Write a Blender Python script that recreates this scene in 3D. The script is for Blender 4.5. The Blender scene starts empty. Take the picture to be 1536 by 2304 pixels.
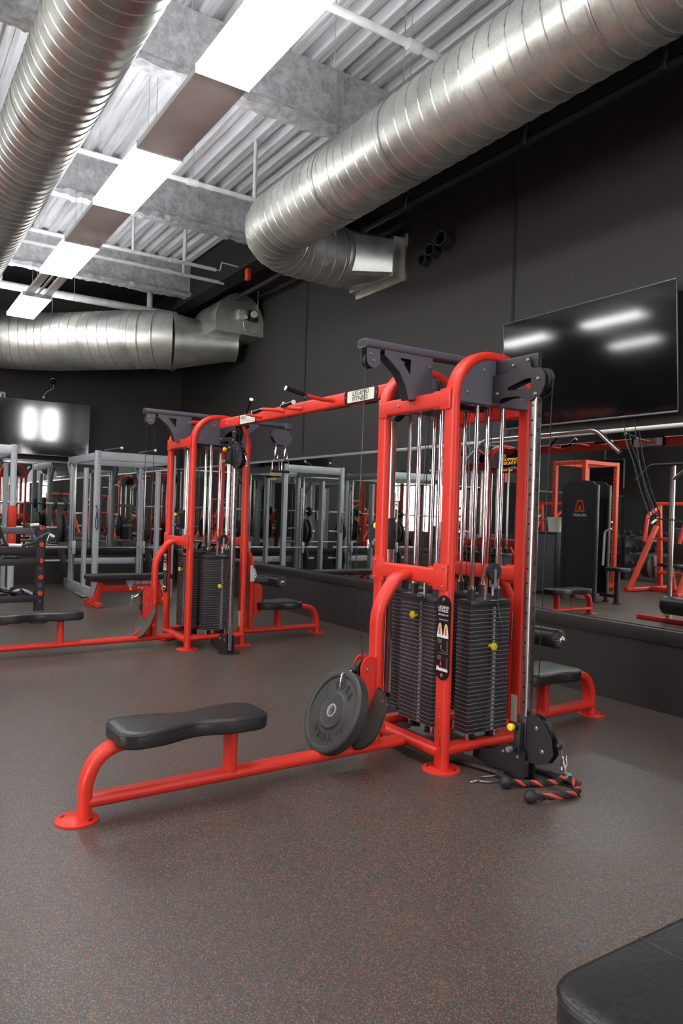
import bpy, bmesh, math, random
from mathutils import Vector, Matrix, noise
random.seed(7)
C = bpy.context.scene.collection
PI = math.pi
V = Vector

# ------------------------------------------------------------------ materials
def nmat(name):
    m = bpy.data.materials.new(name); m.use_nodes = True
    nt = m.node_tree; b = nt.nodes['Principled BSDF']
    return m, nt, b
def simple(name, col, rough=.5, metal=0., spec=.5, bump=0., bscale=200., rvar=0., coat=0., cvar=0., stretch=None):
    m, nt, b = nmat(name)
    b.inputs['Base Color'].default_value = (*col, 1)
    b.inputs['Roughness'].default_value = rough
    b.inputs['Metallic'].default_value = metal
    b.inputs['Specular IOR Level'].default_value = spec
    b.inputs['Coat Weight'].default_value = coat
    if bump or rvar or cvar:
        tc = nt.nodes.new('ShaderNodeTexCoord'); n = nt.nodes.new('ShaderNodeTexNoise')
        n.inputs['Scale'].default_value = bscale; n.inputs['Detail'].default_value = 4
        mp = nt.nodes.new('ShaderNodeMapping')
        if stretch: mp.inputs['Scale'].default_value = stretch
        nt.links.new(tc.outputs['Object'], mp.inputs[0]); nt.links.new(mp.outputs[0], n.inputs['Vector'])
        if bump:
            bu = nt.nodes.new('ShaderNodeBump'); bu.inputs['Strength'].default_value = bump; bu.inputs['Distance'].default_value = .002
            nt.links.new(n.outputs[0], bu.inputs['Height']); nt.links.new(bu.outputs[0], b.inputs['Normal'])
        if rvar:
            mr = nt.nodes.new('ShaderNodeMapRange')
            mr.inputs[1].default_value = .35; mr.inputs[2].default_value = .65
            mr.inputs[3].default_value = max(0, rough-rvar); mr.inputs[4].default_value = rough+rvar
            nt.links.new(n.outputs[0], mr.inputs[0]); nt.links.new(mr.outputs[0], b.inputs['Roughness'])
        if cvar:
            mx = nt.nodes.new('ShaderNodeMix'); mx.data_type = 'RGBA'
            mr2 = nt.nodes.new('ShaderNodeMapRange'); mr2.inputs[1].default_value = .35; mr2.inputs[2].default_value = .65
            nt.links.new(n.outputs[0], mr2.inputs[0]); nt.links.new(mr2.outputs[0], mx.inputs[0])
            mx.inputs[6].default_value = (*[c*(1-cvar) for c in col], 1); mx.inputs[7].default_value = (*[min(1, c*(1+cvar)) for c in col], 1)
            nt.links.new(mx.outputs[2], b.inputs['Base Color'])
    return m
def emis(name, col, s):
    m, nt, b = nmat(name)
    b.inputs['Base Color'].default_value = (.9, .9, .9, 1)
    b.inputs['Emission Color'].default_value = (*col, 1); b.inputs['Emission Strength'].default_value = s
    return m

RED = simple('red_powder_coat', (.72, .034, .018), .42, bump=.15, bscale=600, rvar=.06)
REDD = simple('orange_red_paint', (.72, .06, .02), .45, bump=.1, bscale=500)
BLK = simple('black_powder_coat', (.022, .020, .024), .42, bump=.2, bscale=700, rvar=.05)
GUN = simple('charcoal_powder_coat', (.105, .098, .12), .40, bump=.2, bscale=700)
BLKG = simple('black_gloss', (.012, .011, .012), .18)
IRON = simple('cast_black_plate', (.030, .028, .033), .38, bump=.25, bscale=350, rvar=.08)
IRONE = simple('plate_gap_glint', (.42, .37, .36), .4, metal=.3)
CHR = simple('chrome', (.82, .82, .84), .12, metal=1)
CHRD = simple('worn_chrome', (.56, .53, .52), .22, metal=1)
STL = simple('brushed_steel', (.62, .62, .64), .35, metal=.9)
BOLT = simple('zinc_bolt', (.34, .32, .30), .35, metal=.9)
YEL = simple('yellow_plastic', (.85, .72, .03), .38)
WHT = simple('white_plastic', (.85, .85, .84), .4)
WTX = simple('white_print', (.72, .72, .72), .6)
CRM = simple('cream_print', (.72, .70, .58), .6)
ORT = simple('orange_print', (.85, .45, .04), .6)
LTH = simple('black_vinyl', (.020, .018, .019), .36, bump=.45, bscale=120, rvar=.08)
RUB = simple('black_rubber', (.020, .020, .021), .55, bump=.3, bscale=300)
RUBP = simple('bumper_rubber', (.038, .038, .034), .48, bump=.2, bscale=250, rvar=.08)
FOOTM = simple('grip_foot_rest', (.085, .080, .066), .5, bump=.4, bscale=300)
CAB = simple('cable_sheath', (.015, .015, .016), .3)
WALLM = simple('black_wall_paint', (.033, .030, .029), .62, bump=.2, bscale=60, cvar=.12)
TRIMB = simple('dark_ledge', (.018, .015, .013), .45)
RAILM = simple('aluminium_trim', (.66, .64, .60), .35, metal=.7)
BLKC = simple('black_ceiling_paint', (.012, .012, .013), .75)
PIPW = simple('white_pipe_paint', (.78, .78, .78), .5, cvar=.1, bscale=12)
GREY = simple('silver_grey_frame', (.54, .56, .59), .36, metal=.3, bump=.1, bscale=500)
SCR = simple('tv_screen', (.004, .004, .005), .075, spec=.8)
BEZ = simple('tv_bezel', (.16, .15, .17), .35, metal=.6)
HSG = simple('lamp_housing_grey', (.88, .85, .83), .34, metal=0, cvar=.06, bscale=3)
LIT = emis('lamp_diffuser', (.97, .98, 1.0), 15.0)
LITU = emis('lamp_top_glow', (.97, .98, 1.0), 9.0)
WINE = emis('added_window_glow', (.97, .96, 1.0), 34.0)  # unseen front windows, added to give the left television its bright reflections
WINL = emis('added_side_window_glow', (1.0, .96, .90), 9.0)  # unseen side windows, added so the chrome has something bright to reflect
TAN = simple('plywood_tan', (.30, .22, .10), .6)
STRAP = simple('red_rope', (.68, .07, .05), .6, bump=.4, bscale=400)
ROPB = simple('black_rope', (.025, .024, .022), .7, bump=.4, bscale=400)
COPP = simple('copper_cap', (.62, .26, .08), .35, metal=.8)
BUCK = simple('bucket_plastic', (.74, .72, .62), .5)
GRN = simple('green_plastic', (.02, .35, .15), .5)
SKIN = simple('diagram_tone', (.75, .35, .12), .6)
DIAG = simple('diagram_grey', (.20, .20, .19), .6)

def mat_mirror():
    m, nt, b = nmat('mirror_glass')
    b.inputs['Base Color'].default_value = (.66, .70, .67, 1); b.inputs['Metallic'].default_value = 1; b.inputs['Roughness'].default_value = .012
    return m
MIR = mat_mirror()

def mat_floor():
    m, nt, b = nmat('speckled_rubber_floor'); N = nt.nodes.new; L = nt.links.new
    tc = N('ShaderNodeTexCoord')
    def fleck(scale, thr, dist, off):
        mp = N('ShaderNodeMapping'); mp.inputs['Location'].default_value = (off, off*2, 0); L(tc.outputs['Object'], mp.inputs[0])
        nz = N('ShaderNodeTexNoise'); nz.inputs['Scale'].default_value = scale*1.3; nz.inputs['Detail'].default_value = 1; L(mp.outputs[0], nz.inputs['Vector'])
        ad = N('ShaderNodeMixRGB'); ad.blend_type = 'ADD'; ad.inputs[0].default_value = .9/scale
        L(mp.outputs[0], ad.inputs[1]); L(nz.outputs[1], ad.inputs[2])
        v = N('ShaderNodeTexVoronoi'); v.inputs['Scale'].default_value = scale; v.inputs['Randomness'].default_value = 1; L(ad.outputs[0], v.inputs['Vector'])
        sp = N('ShaderNodeSeparateColor'); L(v.outputs['Color'], sp.inputs[0])
        a = N('ShaderNodeMath'); a.operation = 'LESS_THAN'; L(sp.outputs[0], a.inputs[0]); a.inputs[1].default_value = thr
        c = N('ShaderNodeMath'); c.operation = 'LESS_THAN'; L(v.outputs['Distance'], c.inputs[0]); c.inputs[1].default_value = dist
        mu = N('ShaderNodeMath'); mu.operation = 'MULTIPLY'; L(a.outputs[0], mu.inputs[0]); L(c.outputs[0], mu.inputs[1])
        return mu
    big = N('ShaderNodeTexNoise'); big.inputs['Scale'].default_value = 1.1; big.inputs['Detail'].default_value = 6; L(tc.outputs['Object'], big.inputs['Vector'])
    base = N('ShaderNodeMix'); base.data_type = 'RGBA'; L(big.outputs[0], base.inputs[0])
    base.inputs[6].default_value = (.057, .047, .040, 1); base.inputs[7].default_value = (.079, .066, .057, 1)
    cur = base.outputs[2]
    for (sc, th, di, off, col) in ((300, .25, .48, 0, (.035, .030, .030, 1)), (290, .20, .48, 2.2, (.13, .11, .10, 1)), (235, .15, .46, 3.1, (.42, .12, .05, 1)), (255, .13, .44, 7.7, (.13, .18, .25, 1)), (290, .14, .44, 5.3, (.27, .19, .11, 1))):
        f = fleck(sc, th, di, off); mx = N('ShaderNodeMix'); mx.data_type = 'RGBA'
        L(f.outputs[0], mx.inputs[0]); L(cur, mx.inputs[6]); mx.inputs[7].default_value = col; cur = mx.outputs[2]
    L(cur, b.inputs['Base Color'])
    mr = N('ShaderNodeMapRange'); mr.inputs[3].default_value = .34; mr.inputs[4].default_value = .48; L(big.outputs[0], mr.inputs[0]); L(mr.outputs[0], b.inputs['Roughness'])
    n2 = N('ShaderNodeTexNoise'); n2.inputs['Scale'].default_value = 160; L(tc.outputs['Object'], n2.inputs['Vector'])
    bu = N('ShaderNodeBump'); bu.inputs['Strength'].default_value = .25; bu.inputs['Distance'].default_value = .002; L(n2.outputs[0], bu.inputs['Height']); L(bu.outputs[0], b.inputs['Normal'])
    b.inputs['Specular IOR Level'].default_value = .5
    return m
FLR = mat_floor()

def mat_deck(name, c1, c2, st):
    m, nt, b = nmat(name); N = nt.nodes.new; L = nt.links.new
    tc = N('ShaderNodeTexCoord'); mp = N('ShaderNodeMapping'); mp.inputs['Scale'].default_value = st; L(tc.outputs['Object'], mp.inputs[0])
    n = N('ShaderNodeTexNoise'); n.inputs['Scale'].default_value = 3; n.inputs['Detail'].default_value = 6; n.inputs['Roughness'].default_value = .65; L(mp.outputs[0], n.inputs['Vector'])
    r = N('ShaderNodeValToRGB'); r.color_ramp.elements[0].position = .36; r.color_ramp.elements[1].position = .56
    r.color_ramp.elements[0].color = (*c1, 1); r.color_ramp.elements[1].color = (*c2, 1); L(n.outputs[0], r.inputs[0]); L(r.outputs[0], b.inputs['Base Color'])
    b.inputs['Roughness'].default_value = .55
    return m
DECK = mat_deck('painted_metal_deck', (.50, .50, .51), (.80, .82, .85), (3.5, .22, 1))
def mat_conc():
    m, nt, b = nmat('fireproofed_beam'); N = nt.nodes.new; L = nt.links.new
    tc = N('ShaderNodeTexCoord')
    n = N('ShaderNodeTexNoise'); n.inputs['Scale'].default_value = 14; n.inputs['Detail'].default_value = 9; n.inputs['Roughness'].default_value = .7; L(tc.outputs['Object'], n.inputs['Vector'])
    r = N('ShaderNodeValToRGB'); r.color_ramp.elements[0].position = .3; r.color_ramp.elements[1].position = .62
    r.color_ramp.elements[0].color = (.30, .30, .31, 1); r.color_ramp.elements[1].color = (.66, .67, .69, 1); L(n.outputs[0], r.inputs[0]); L(r.outputs[0], b.inputs['Base Color'])
    bu = N('ShaderNodeBump'); bu.inputs['Strength'].default_value = .8; bu.inputs['Distance'].default_value = .012; L(n.outputs[0], bu.inputs['Height']); L(bu.outputs[0], b.inputs['Normal'])
    b.inputs['Roughness'].default_value = .85
    return m
CONC = mat_conc()
def mat_galv(name, c, rough):
    m, nt, b = nmat(name); N = nt.nodes.new; L = nt.links.new
    tc = N('ShaderNodeTexCoord'); v = N('ShaderNodeTexVoronoi'); v.inputs['Scale'].default_value = 70; L(tc.outputs['Object'], v.inputs['Vector'])
    n = N('ShaderNodeTexNoise'); n.inputs['Scale'].default_value = 2.2; n.inputs['Detail'].default_value = 8; n.inputs['Roughness'].default_value = .7; L(tc.outputs['Object'], n.inputs['Vector'])
    sp = N('ShaderNodeSeparateColor'); L(v.outputs['Color'], sp.inputs[0])
    ad = N('ShaderNodeMath'); ad.operation = 'MULTIPLY_ADD'; L(sp.outputs[0], ad.inputs[0]); ad.inputs[1].default_value = .10; L(n.outputs[0], ad.inputs[2])
    r = N('ShaderNodeValToRGB'); r.color_ramp.elements[0].position = .36; r.color_ramp.elements[1].position = .72
    r.color_ramp.elements[0].color = (*[x*.72 for x in c], 1); r.color_ramp.elements[1].color = (*[min(1, x*1.12) for x in c], 1); L(ad.outputs[0], r.inputs[0]); L(r.outputs[0], b.inputs['Base Color'])
    mr = N('ShaderNodeMapRange'); mr.inputs[1].default_value = .3; mr.inputs[2].default_value = .8; mr.inputs[3].default_value = rough-.06; mr.inputs[4].default_value = rough+.12; L(ad.outputs[0], mr.inputs[0]); L(mr.outputs[0], b.inputs['Roughness'])
    b.inputs['Metallic'].default_value = .92
    return m
GALV = mat_galv('galvanised_sheet', (.76, .78, .71), .38)
def mat_tread():
    m, nt, b = nmat('black_tread_panel'); N = nt.nodes.new; L = nt.links.new
    b.inputs['Base Color'].default_value = (.024, .021, .019, 1); b.inputs['Roughness'].default_value = .42
    tc = N('ShaderNodeTexCoord'); sx = N('ShaderNodeSeparateXYZ'); L(tc.outputs['Object'], sx.inputs[0])
    ad = N('ShaderNodeMath'); ad.operation = 'ADD'; L(sx.outputs[0], ad.inputs[0]); L(sx.outputs[1], ad.inputs[1])
    def sn(inp, k):
        a = N('ShaderNodeMath'); a.operation = 'MULTIPLY'; L(inp, a.inputs[0]); a.inputs[1].default_value = k
        s = N('ShaderNodeMath'); s.operation = 'SINE'; L(a.outputs[0], s.inputs[0]); return s
    p = N('ShaderNodeMath'); p.operation = 'MULTIPLY'; L(sn(ad.outputs[0], 210).outputs[0], p.inputs[0]); L(sn(sx.outputs[2], 260).outputs[0], p.inputs[1])
    g = N('ShaderNodeMath'); g.operation = 'MAXIMUM'; L(p.outputs[0], g.inputs[0]); g.inputs[1].default_value = .45
    bu = N('ShaderNodeBump'); bu.inputs['Strength'].default_value = .6; bu.inputs['Distance'].default_value = .003; L(g.outputs[0], bu.inputs['Height']); L(bu.outputs[0], b.inputs['Normal'])
    return m
TREAD = mat_tread()

# ------------------------------------------------------------------ mesh builder
OFF = {}
def orth(d, up):
    d = V(d).normalized(); up = V(up)
    s = up.cross(d)
    if s.length < 1e-4: s = V((1, 0, 0)).cross(d)
    if s.length < 1e-4: s = V((0, 1, 0)).cross(d)
    s.normalize(); u = d.cross(s).normalized()
    return d, s, u
def circ(r, n=14): return [(r*math.cos(2*PI*i/n), r*math.sin(2*PI*i/n)) for i in range(n)]
def rrect(w, h, r=None, n=5):
    r = min(w, h)/2*.98 if r is None else r; pts = []
    for cx, cy, a0 in ((w/2-r, h/2-r, 0), (-w/2+r, h/2-r, PI/2), (-w/2+r, -h/2+r, PI), (w/2-r, -h/2+r, 1.5*PI)):
        for i in range(n+1):
            a = a0+i*PI/2/n; pts.append((cx+r*math.cos(a), cy+r*math.sin(a)))
    return pts
def fil(P, r, n=6):
    P = [V(p) for p in P]; out = [P[0]]
    for i in range(1, len(P)-1):
        a, b, c = P[i-1], P[i], P[i+1]; u = (a-b); w = (c-b); lu, lw = u.length, w.length; u.normalize(); w.normalize()
        ang = u.angle(w)
        if ang > 3.1: out.append(b); continue
        t = min(r/math.tan(ang/2), lu*.49, lw*.49); rr = t*math.tan(ang/2)
        cen = b+(u+w).normalized()*(rr/math.sin(ang/2)); p0 = b+u*t; p1 = b+w*t
        v0 = p0-cen; v1 = p1-cen; ta = v0.angle(v1)
        for k in range(n+1):
            s = k/n
            out.append(cen+(v0*math.sin((1-s)*ta)+v1*math.sin(s*ta))/math.sin(ta))
    out.append(P[-1]); return out
class MB:
    def __init__(s): s.bm = bmesh.new(); s.mi = 0; s.mats = []
    def m(s, mat):
        if mat not in s.mats: s.mats.append(mat)
        s.mi = s.mats.index(mat); return s
    def _f(s, vs):
        try: f = s.bm.faces.new(vs); f.material_index = s.mi; return f
        except ValueError: return None
    def box(s, c, d, rot=None, bev=0., seg=2):
        c = V(c); R = rot if rot is not None else Matrix.Identity(3)
        if bev > 0:
            tmp = bmesh.new(); bmesh.ops.create_cube(tmp, size=1)
            for v in tmp.verts: v.co = V((v.co.x*d[0], v.co.y*d[1], v.co.z*d[2]))
            bmesh.ops.bevel(tmp, geom=tmp.edges[:], offset=min(bev, min(d)*.49), segments=seg, affect='EDGES', profile=.5)
            s.addbm(tmp, Matrix.Translation(c) @ R.to_4x4()); tmp.free(); return s
        vs = [s.bm.verts.new(c+R @ V((x*d[0]/2, y*d[1]/2, z*d[2]/2))) for x in (-1, 1) for y in (-1, 1) for z in (-1, 1)]
        for q in ((0, 1, 3, 2), (4, 6, 7, 5), (0, 4, 5, 1), (2, 3, 7, 6), (0, 2, 6, 4), (1, 5, 7, 3)): s._f([vs[i] for i in q])
        return s
    def b2(s, lo, hi, bev=0.): return s.box([(a+b)/2 for a, b in zip(lo, hi)], [abs(b-a) for a, b in zip(lo, hi)], bev=bev)
    def addbm(s, tmp, M):
        mp = {v: s.bm.verts.new(M @ v.co) for v in tmp.verts}
        for f in tmp.faces: s._f([mp[v] for v in f.verts])
    def addmesh(s, me, M):
        vs = [s.bm.verts.new(M @ v.co) for v in me.vertices]
        for p in me.polygons: s._f([vs[i] for i in p.vertices])
        return s
    def sweep(s, path, prof, up=(0, 0, 1), cap=True, closed=False):
        path = [V(p) for p in path]; n = len(path); rings = []
        for i, p in enumerate(path):
            if closed: t = path[(i+1) % n]-path[i-1]
            else: t = (path[min(i+1, n-1)]-path[max(i-1, 0)])
            d, sd, u = orth(t, up)
            k = 1.
            if 0 < i < n-1 and not closed:
                a = (path[i]-path[i-1]).normalized(); k = 1/max(.5, a.dot(d))
            rings.append([s.bm.verts.new(p+sd*x+u*y) for x, y in prof])
        m = len(prof)
        for i in range(n if closed else n-1):
            A, B = rings[i], rings[(i+1) % n]
            for j in range(m): s._f([A[j], A[(j+1) % m], B[(j+1) % m], B[j]])
        if cap and not closed: s._f(list(reversed(rings[0]))); s._f(rings[-1])
        return s
    def tube(s, path, r, n=12, up=(0, 0, 1), closed=False): return s.sweep(path, circ(r, n), up, closed=closed)
    def cyl(s, p0, p1, r, n=16, r2=None):
        p0, p1 = V(p0), V(p1); d, sd, u = orth(p1-p0, (0, 0, 1)); r2 = r if r2 is None else r2
        A = [s.bm.verts.new(p0+sd*x*r+u*y*r) for x, y in circ(1, n)]; B = [s.bm.verts.new(p1+sd*x*r2+u*y*r2) for x, y in circ(1, n)]
        for j in range(n): s._f([A[j], A[(j+1) % n], B[(j+1) % n], B[j]])
        s._f(list(reversed(A))); s._f(B); return s
    def lathe(s, c, ax, prof, n=28, up=(0, 0, 1)):
        c = V(c); d, sd, u = orth(ax, up); rings = []
        for h, r in prof:
            rings.append([s.bm.verts.new(c+d*h+sd*x*r+u*y*r) for x, y in circ(1, n)] if r > 1e-5 else [s.bm.verts.new(c+d*h)])
        for A, B in zip(rings, rings[1:]):
            for j in range(n):
                k = (j+1) % n
                if len(A) > 1 and len(B) > 1: s._f([A[j], A[k], B[k], B[j]])
                elif len(A) > 1: s._f([A[j], A[k], B[0]])
                elif len(B) > 1: s._f([A[0], B[k], B[j]])
        return s
    def ball(s, c, r, n=16):
        return s.lathe(c, (0, 0, 1), [(-r*math.cos(i*PI/10), r*math.sin(i*PI/10)) for i in range(11)], n)
    def plate(s, pts, o, xa, ya, th, holes=()):
        """outline in 2-D placed at o with axes xa, ya, extruded by th along xa x ya"""
        o, xa, ya = V(o), V(xa).normalized(), V(ya).normalized(); na = xa.cross(ya).normalized()
        tmp = bmesh.new(); E = []
        for lp in (pts, *holes):
            vs = [tmp.verts.new((x, y, 0)) for x, y in lp]
            for i in range(len(vs)): E.append(tmp.edges.new((vs[i], vs[(i+1) % len(vs)])))
        bmesh.ops.triangle_fill(tmp, use_beauty=True, use_dissolve=False, edges=E, normal=(0, 0, 1))
        r = bmesh.ops.extrude_face_region(tmp, geom=tmp.faces[:])
        for v in [g for g in r['geom'] if isinstance(g, bmesh.types.BMVert)]: v.co.z += th
        bmesh.ops.recalc_face_normals(tmp, faces=tmp.faces[:])
        M = Matrix(((xa.x, ya.x, na.x, o.x), (xa.y, ya.y, na.y, o.y), (xa.z, ya.z, na.z, o.z), (0, 0, 0, 1)))
        s.addbm(tmp, M); tmp.free(); return s
    def text(s, txt, size, o, xa, ya, lift=.001, align='CENTER', sx=1., shear=0.):
        me = textmesh(txt, align); o, xa, ya = V(o), V(xa).normalized(), V(ya).normalized(); na = xa.cross(ya)
        o = o+na*lift
        M = Matrix(((xa.x, ya.x, na.x, o.x), (xa.y, ya.y, na.y, o.y), (xa.z, ya.z, na.z, o.z), (0, 0, 0, 1)))
        S = Matrix(((size*sx, size*shear, 0, 0), (0, size, 0, 0), (0, 0, 1, 0), (0, 0, 0, 1)))
        return s.addmesh(me, M @ S)
    def mesh(s, name, c, ang=35, recalc=True):
        if recalc: bmesh.ops.recalc_face_normals(s.bm, faces=s.bm.faces[:])
        bmesh.ops.translate(s.bm, verts=s.bm.verts[:], vec=-V(c))
        me = bpy.data.meshes.new(name); s.bm.to_mesh(me); s.bm.free()
        for m in s.mats: me.materials.append(m)
        me.polygons.foreach_set('use_smooth', [True]*len(me.polygons)); me.set_sharp_from_angle(angle=math.radians(ang))
        return me
    def build(s, name, parent=None, ang=35, origin=None, recalc=True):
        lo = V((min(v.co[i] for v in s.bm.verts) for i in range(3))); hi = V((max(v.co[i] for v in s.bm.verts) for i in range(3)))
        c = (lo+hi)/2 if parent else V(((lo.x+hi.x)/2, (lo.y+hi.y)/2, lo.z))
        if origin is not None: c = V(origin)
        me = s.mesh(name, c, ang, recalc); o = bpy.data.objects.new(name, me); C.objects.link(o)
        o.location = c-OFF.get(parent.name, V((0, 0, 0))) if parent else c
        if parent: o.parent = parent; OFF[o.name] = c
        return o
TXT = {}
def textmesh(t, align='CENTER'):
    if (t, align) in TXT: return TXT[(t, align)]
    cu = bpy.data.curves.new('t', 'FONT'); cu.body = t; cu.align_x = align; cu.align_y = 'CENTER'; cu.resolution_u = 2; cu.offset = .012; cu.space_line = .85
    ob = bpy.data.objects.new('t', cu); C.objects.link(ob)
    me = bpy.data.meshes.new_from_object(ob); bpy.data.objects.remove(ob); TXT[(t, align)] = me
    return me
def tag(o, label, cat=None, group=None, kind=None):
    if label: o['label'] = label
    if cat: o['category'] = cat
    if group: o['group'] = group
    if kind: o['kind'] = kind
    return o
def thing(name, label, cat, loc=(0, 0, 0), group=None, rz=0):
    o = bpy.data.objects.new(name, None); C.objects.link(o); o.empty_display_size = .1; o.location = loc; o.rotation_euler = (0, 0, rz)
    return tag(o, label, cat, group)
def struct(name, mb, label=None, cat=None, ang=35, recalc=True):
    o = mb.build(name, ang=ang, recalc=recalc); o['kind'] = 'structure'
    if label: o['label'] = label
    if cat: o['category'] = cat
    return o
def copy_tree(o, parent=None):
    c = o.copy(); C.objects.link(c); c.parent = parent
    for ch in list(o.children): copy_tree(ch, c)
    return c
def bolt(mb, p, n, r=.009, h=.007):
    p = V(p); n = V(n).normalized(); mb.m(BOLT); mb.lathe(p, n, [(0, r), (h*.5, r), (h, r*.7), (h, r*.35), (h*.6, 0)], 10)

X, Y, Z = V((1, 0, 0)), V((0, 1, 0)), V((0, 0, 1))
WX, BY, LX, FY = 4.73, 12.7, -8.0, -8.0      # right wall, back wall, left wall, front wall
MT, MBt = 2.0, .585                          # mirror top and bottom
DZ = 4.95                                    # deck height

# ================================================================== SETTING
struct('floor', MB().m(FLR).b2((LX-.2, FY-.2, -.08), (WX+.2, BY+.2, 0)), 'dark grey speckled rubber gym floor', 'floor')
w = MB().m(WALLM); w.b2((WX, FY, 0), (WX+.15, BY, DZ+.3)); struct('wall_right', w, 'black painted wall above the long mirror', 'wall')
w = MB().m(WALLM); w.b2((LX, BY, 0), (WX+.15, BY+.15, DZ+.3)); struct('wall_back', w, 'black painted end wall behind the grey racks', 'wall')
w = MB().m(WALLM); w.b2((LX-.15, FY, 0), (LX, BY+.15, DZ+.3)); LW = [(1.4, 3.6), (4.0, 6.4)]; w.bm.free(); w = MB().m(WALLM)
w.b2((LX-.15, FY, 0), (LX, BY+.15, .7)); w.b2((LX-.15, FY, 3.2), (LX, BY+.15, DZ+.3))
ys = [FY]+[v for ab in LW for v in ab]+[BY+.15]
for i in range(0, len(ys), 2): w.b2((LX-.15, ys[i], .7), (LX, ys[i+1], 3.2))
struct('wall_left', w, 'black painted far side wall', 'wall')
w = MB().m(WALLM)
WINS = [(2.80, 3.28), (3.55, 4.15)]
zb, zt = 1.3, 3.4
w.b2((LX-.15, FY-.15, 0), (WX+.15, FY, zb)); w.b2((LX-.15, FY-.15, zt), (WX+.15, FY, DZ+.3))
xs = [LX-.15]+[v for ab in WINS for v in ab]+[WX+.15]
for i in range(0, len(xs), 2): w.b2((xs[i], FY-.15, zb), (xs[i+1], FY, zt))
struct('wall_front', w, 'black wall with added bright windows behind the viewer', 'wall')
for i, (a, b) in enumerate(WINS):
    o = struct('window_%d' % (i+1), MB().m(WINE).b2((a, FY-.10, zb), (b, FY-.08, zt)), 'unseen window added in the front wall for bright television reflections', 'window')
    f = MB().m(BLK)
    for q in (a+.03, b-.03): f.b2((q-.03, FY-.075, zb), (q+.03, FY-.02, zt))
    f.b2((a, FY-.075, 2.2), (b, FY-.02, 2.26)); f.b2((a, FY-.075, zb), (b, FY-.02, zb+.05)); OFF[o.name] = V(o.location); f.build('window_frame', o)
for i, (a, b) in enumerate(LW):
    o = struct('window_%d' % (i+3), MB().m(WINL).b2((LX-.10, a, .7), (LX-.08, b, 3.2)), 'unseen window added in the far side wall to brighten the chrome', 'window')
    f = MB().m(BLK)
    for q in (a+.03, (a+b)/2, b-.03): f.b2((LX-.075, q-.03, .7), (LX-.02, q+.03, 3.2))
    f.b2((LX-.075, a, 2.4), (LX-.02, b, 2.46)); OFF[o.name] = V(o.location); f.build('window_frame', o)
# vertical wall joints
t = MB().m(BLKC)
for y in (8.25, 4.62, .9): t.b2((WX-.006, y-.016, MT+.05), (WX+.002, y+.016, DZ-.4))
struct('trim_1', t, 'black vertical joint strips on the right wall', 'trim')
# wainscot + ledge
t = MB().m(TREAD); t.b2((WX-.03, 4.62, .0), (WX, BY, .48)); t.m(TRIMB).b2((WX-.03, FY, .0), (WX, 4.618, .48)); struct('trim_2', t, 'black raised tread panel along the foot of the right wall', 'wainscot')
t = MB().m(TREAD); t.b2((LX, BY-.03, .0), (WX-.03, BY, .48)); struct('trim_3', t, 'black raised tread panel along the foot of the end wall', 'wainscot')
t = MB().m(TRIMB); t.box((WX-.027, (FY+BY)/2, .53), (.054, BY-FY, .10), bev=.006); struct('trim_4', t, 'dark ledge under the right wall mirror', 'ledge')
t = MB().m(TRIMB); t.box(((LX+WX-.06)/2, BY-.027, .53), (WX-.06-LX, .054, .10), bev=.006); struct('trim_5', t, 'dark ledge under the end wall mirror', 'ledge')
t = MB().m(RAILM); t.box((WX-.016, (FY+BY)/2, MT+.006), (.03, BY-FY, .028), bev=.004); struct('trim_6', t, 'pale metal rail along the top of the right mirror', 'trim')
t = MB().m(RAILM); t.box(((LX+WX-.04)/2, BY-.016, MT+.006), (WX-.04-LX, .03, .028), bev=.004); struct('trim_7', t, 'pale metal rail along the top of the end mirror', 'trim')
# mirrors in panels
seams = [FY+.05, -4.2, -1.4, 1.45, 3.885, 6.25, 8.95, 11.2, BY-.01]
ml = ['wall mirror panel nearest the front windows', 'wall mirror panel behind the viewer on the right wall', 'wall mirror panel level with the black bench in the foreground', 'wall mirror panel under the right wall television', 'wall mirror panel behind the near tower with the yellow warning sticker', 'wall mirror panel between the two red towers', 'wall mirror panel with the orange sticker behind the far tower', 'wall mirror panel in the far corner of the right wall']
for i in range(len(seams)-1):
    o = MB().m(MIR).b2((WX-.008, seams[i]+.002, MBt), (WX-.001, seams[i+1]-.002, MT-.005)).build('wall_mirror'); tag(o, ml[i], 'mirror', 'mirror panels on the right wall')
bs = [LX+.05, -5.2, -2.4, .4, 2.35, WX-.03]
ml = ['end wall mirror panel nearest the far left corner', 'end wall mirror panel second from the left corner', 'end wall mirror panel left of the television', 'end wall mirror panel under the left television', 'end wall mirror panel behind the silver smith machine']
for i in range(len(bs)-1):
    o = MB().m(MIR).b2((bs[i]+.002, BY-.008, MBt), (bs[i+1]-.002, BY-.001, MT-.005)).build('wall_mirror'); tag(o, ml[i], 'mirror', 'mirror panels on the end wall')

# ceiling deck : corrugated sheet with ribs running along Y
def deck(x0, x1, y0, y1, mat):
    mb = MB().m(mat); P = []; x = x0; i = 0
    while x < x1:
        P += [(x, DZ+.05), (x+.07, DZ+.05), (x+.09, DZ), (x+.125, DZ), (x+.128, DZ+.008), (x+.132, DZ+.008), (x+.135, DZ), (x+.17, DZ)]; x += .19
    A = [mb.bm.verts.new((a, y0, z)) for a, z in P]; B = [mb.bm.verts.new((a, y1, z)) for a, z in P]
    for j in range(len(P)-1): mb._f([A[j], B[j], B[j+1], A[j+1]])
    return mb
struct('ceiling', deck(LX, 4.0, FY, 10.75, DECK), 'white corrugated metal deck ceiling', 'ceiling', recalc=False)
t = MB().m(BLKC); t.b2((LX, 10.75, DZ-.25), (WX, BY, DZ-.2)); t.b2((LX, FY, DZ+.12), (WX+.15, BY+.15, DZ+.2)); struct('trim_8', t, 'black painted ceiling at the far end', 'ceiling')
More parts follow.
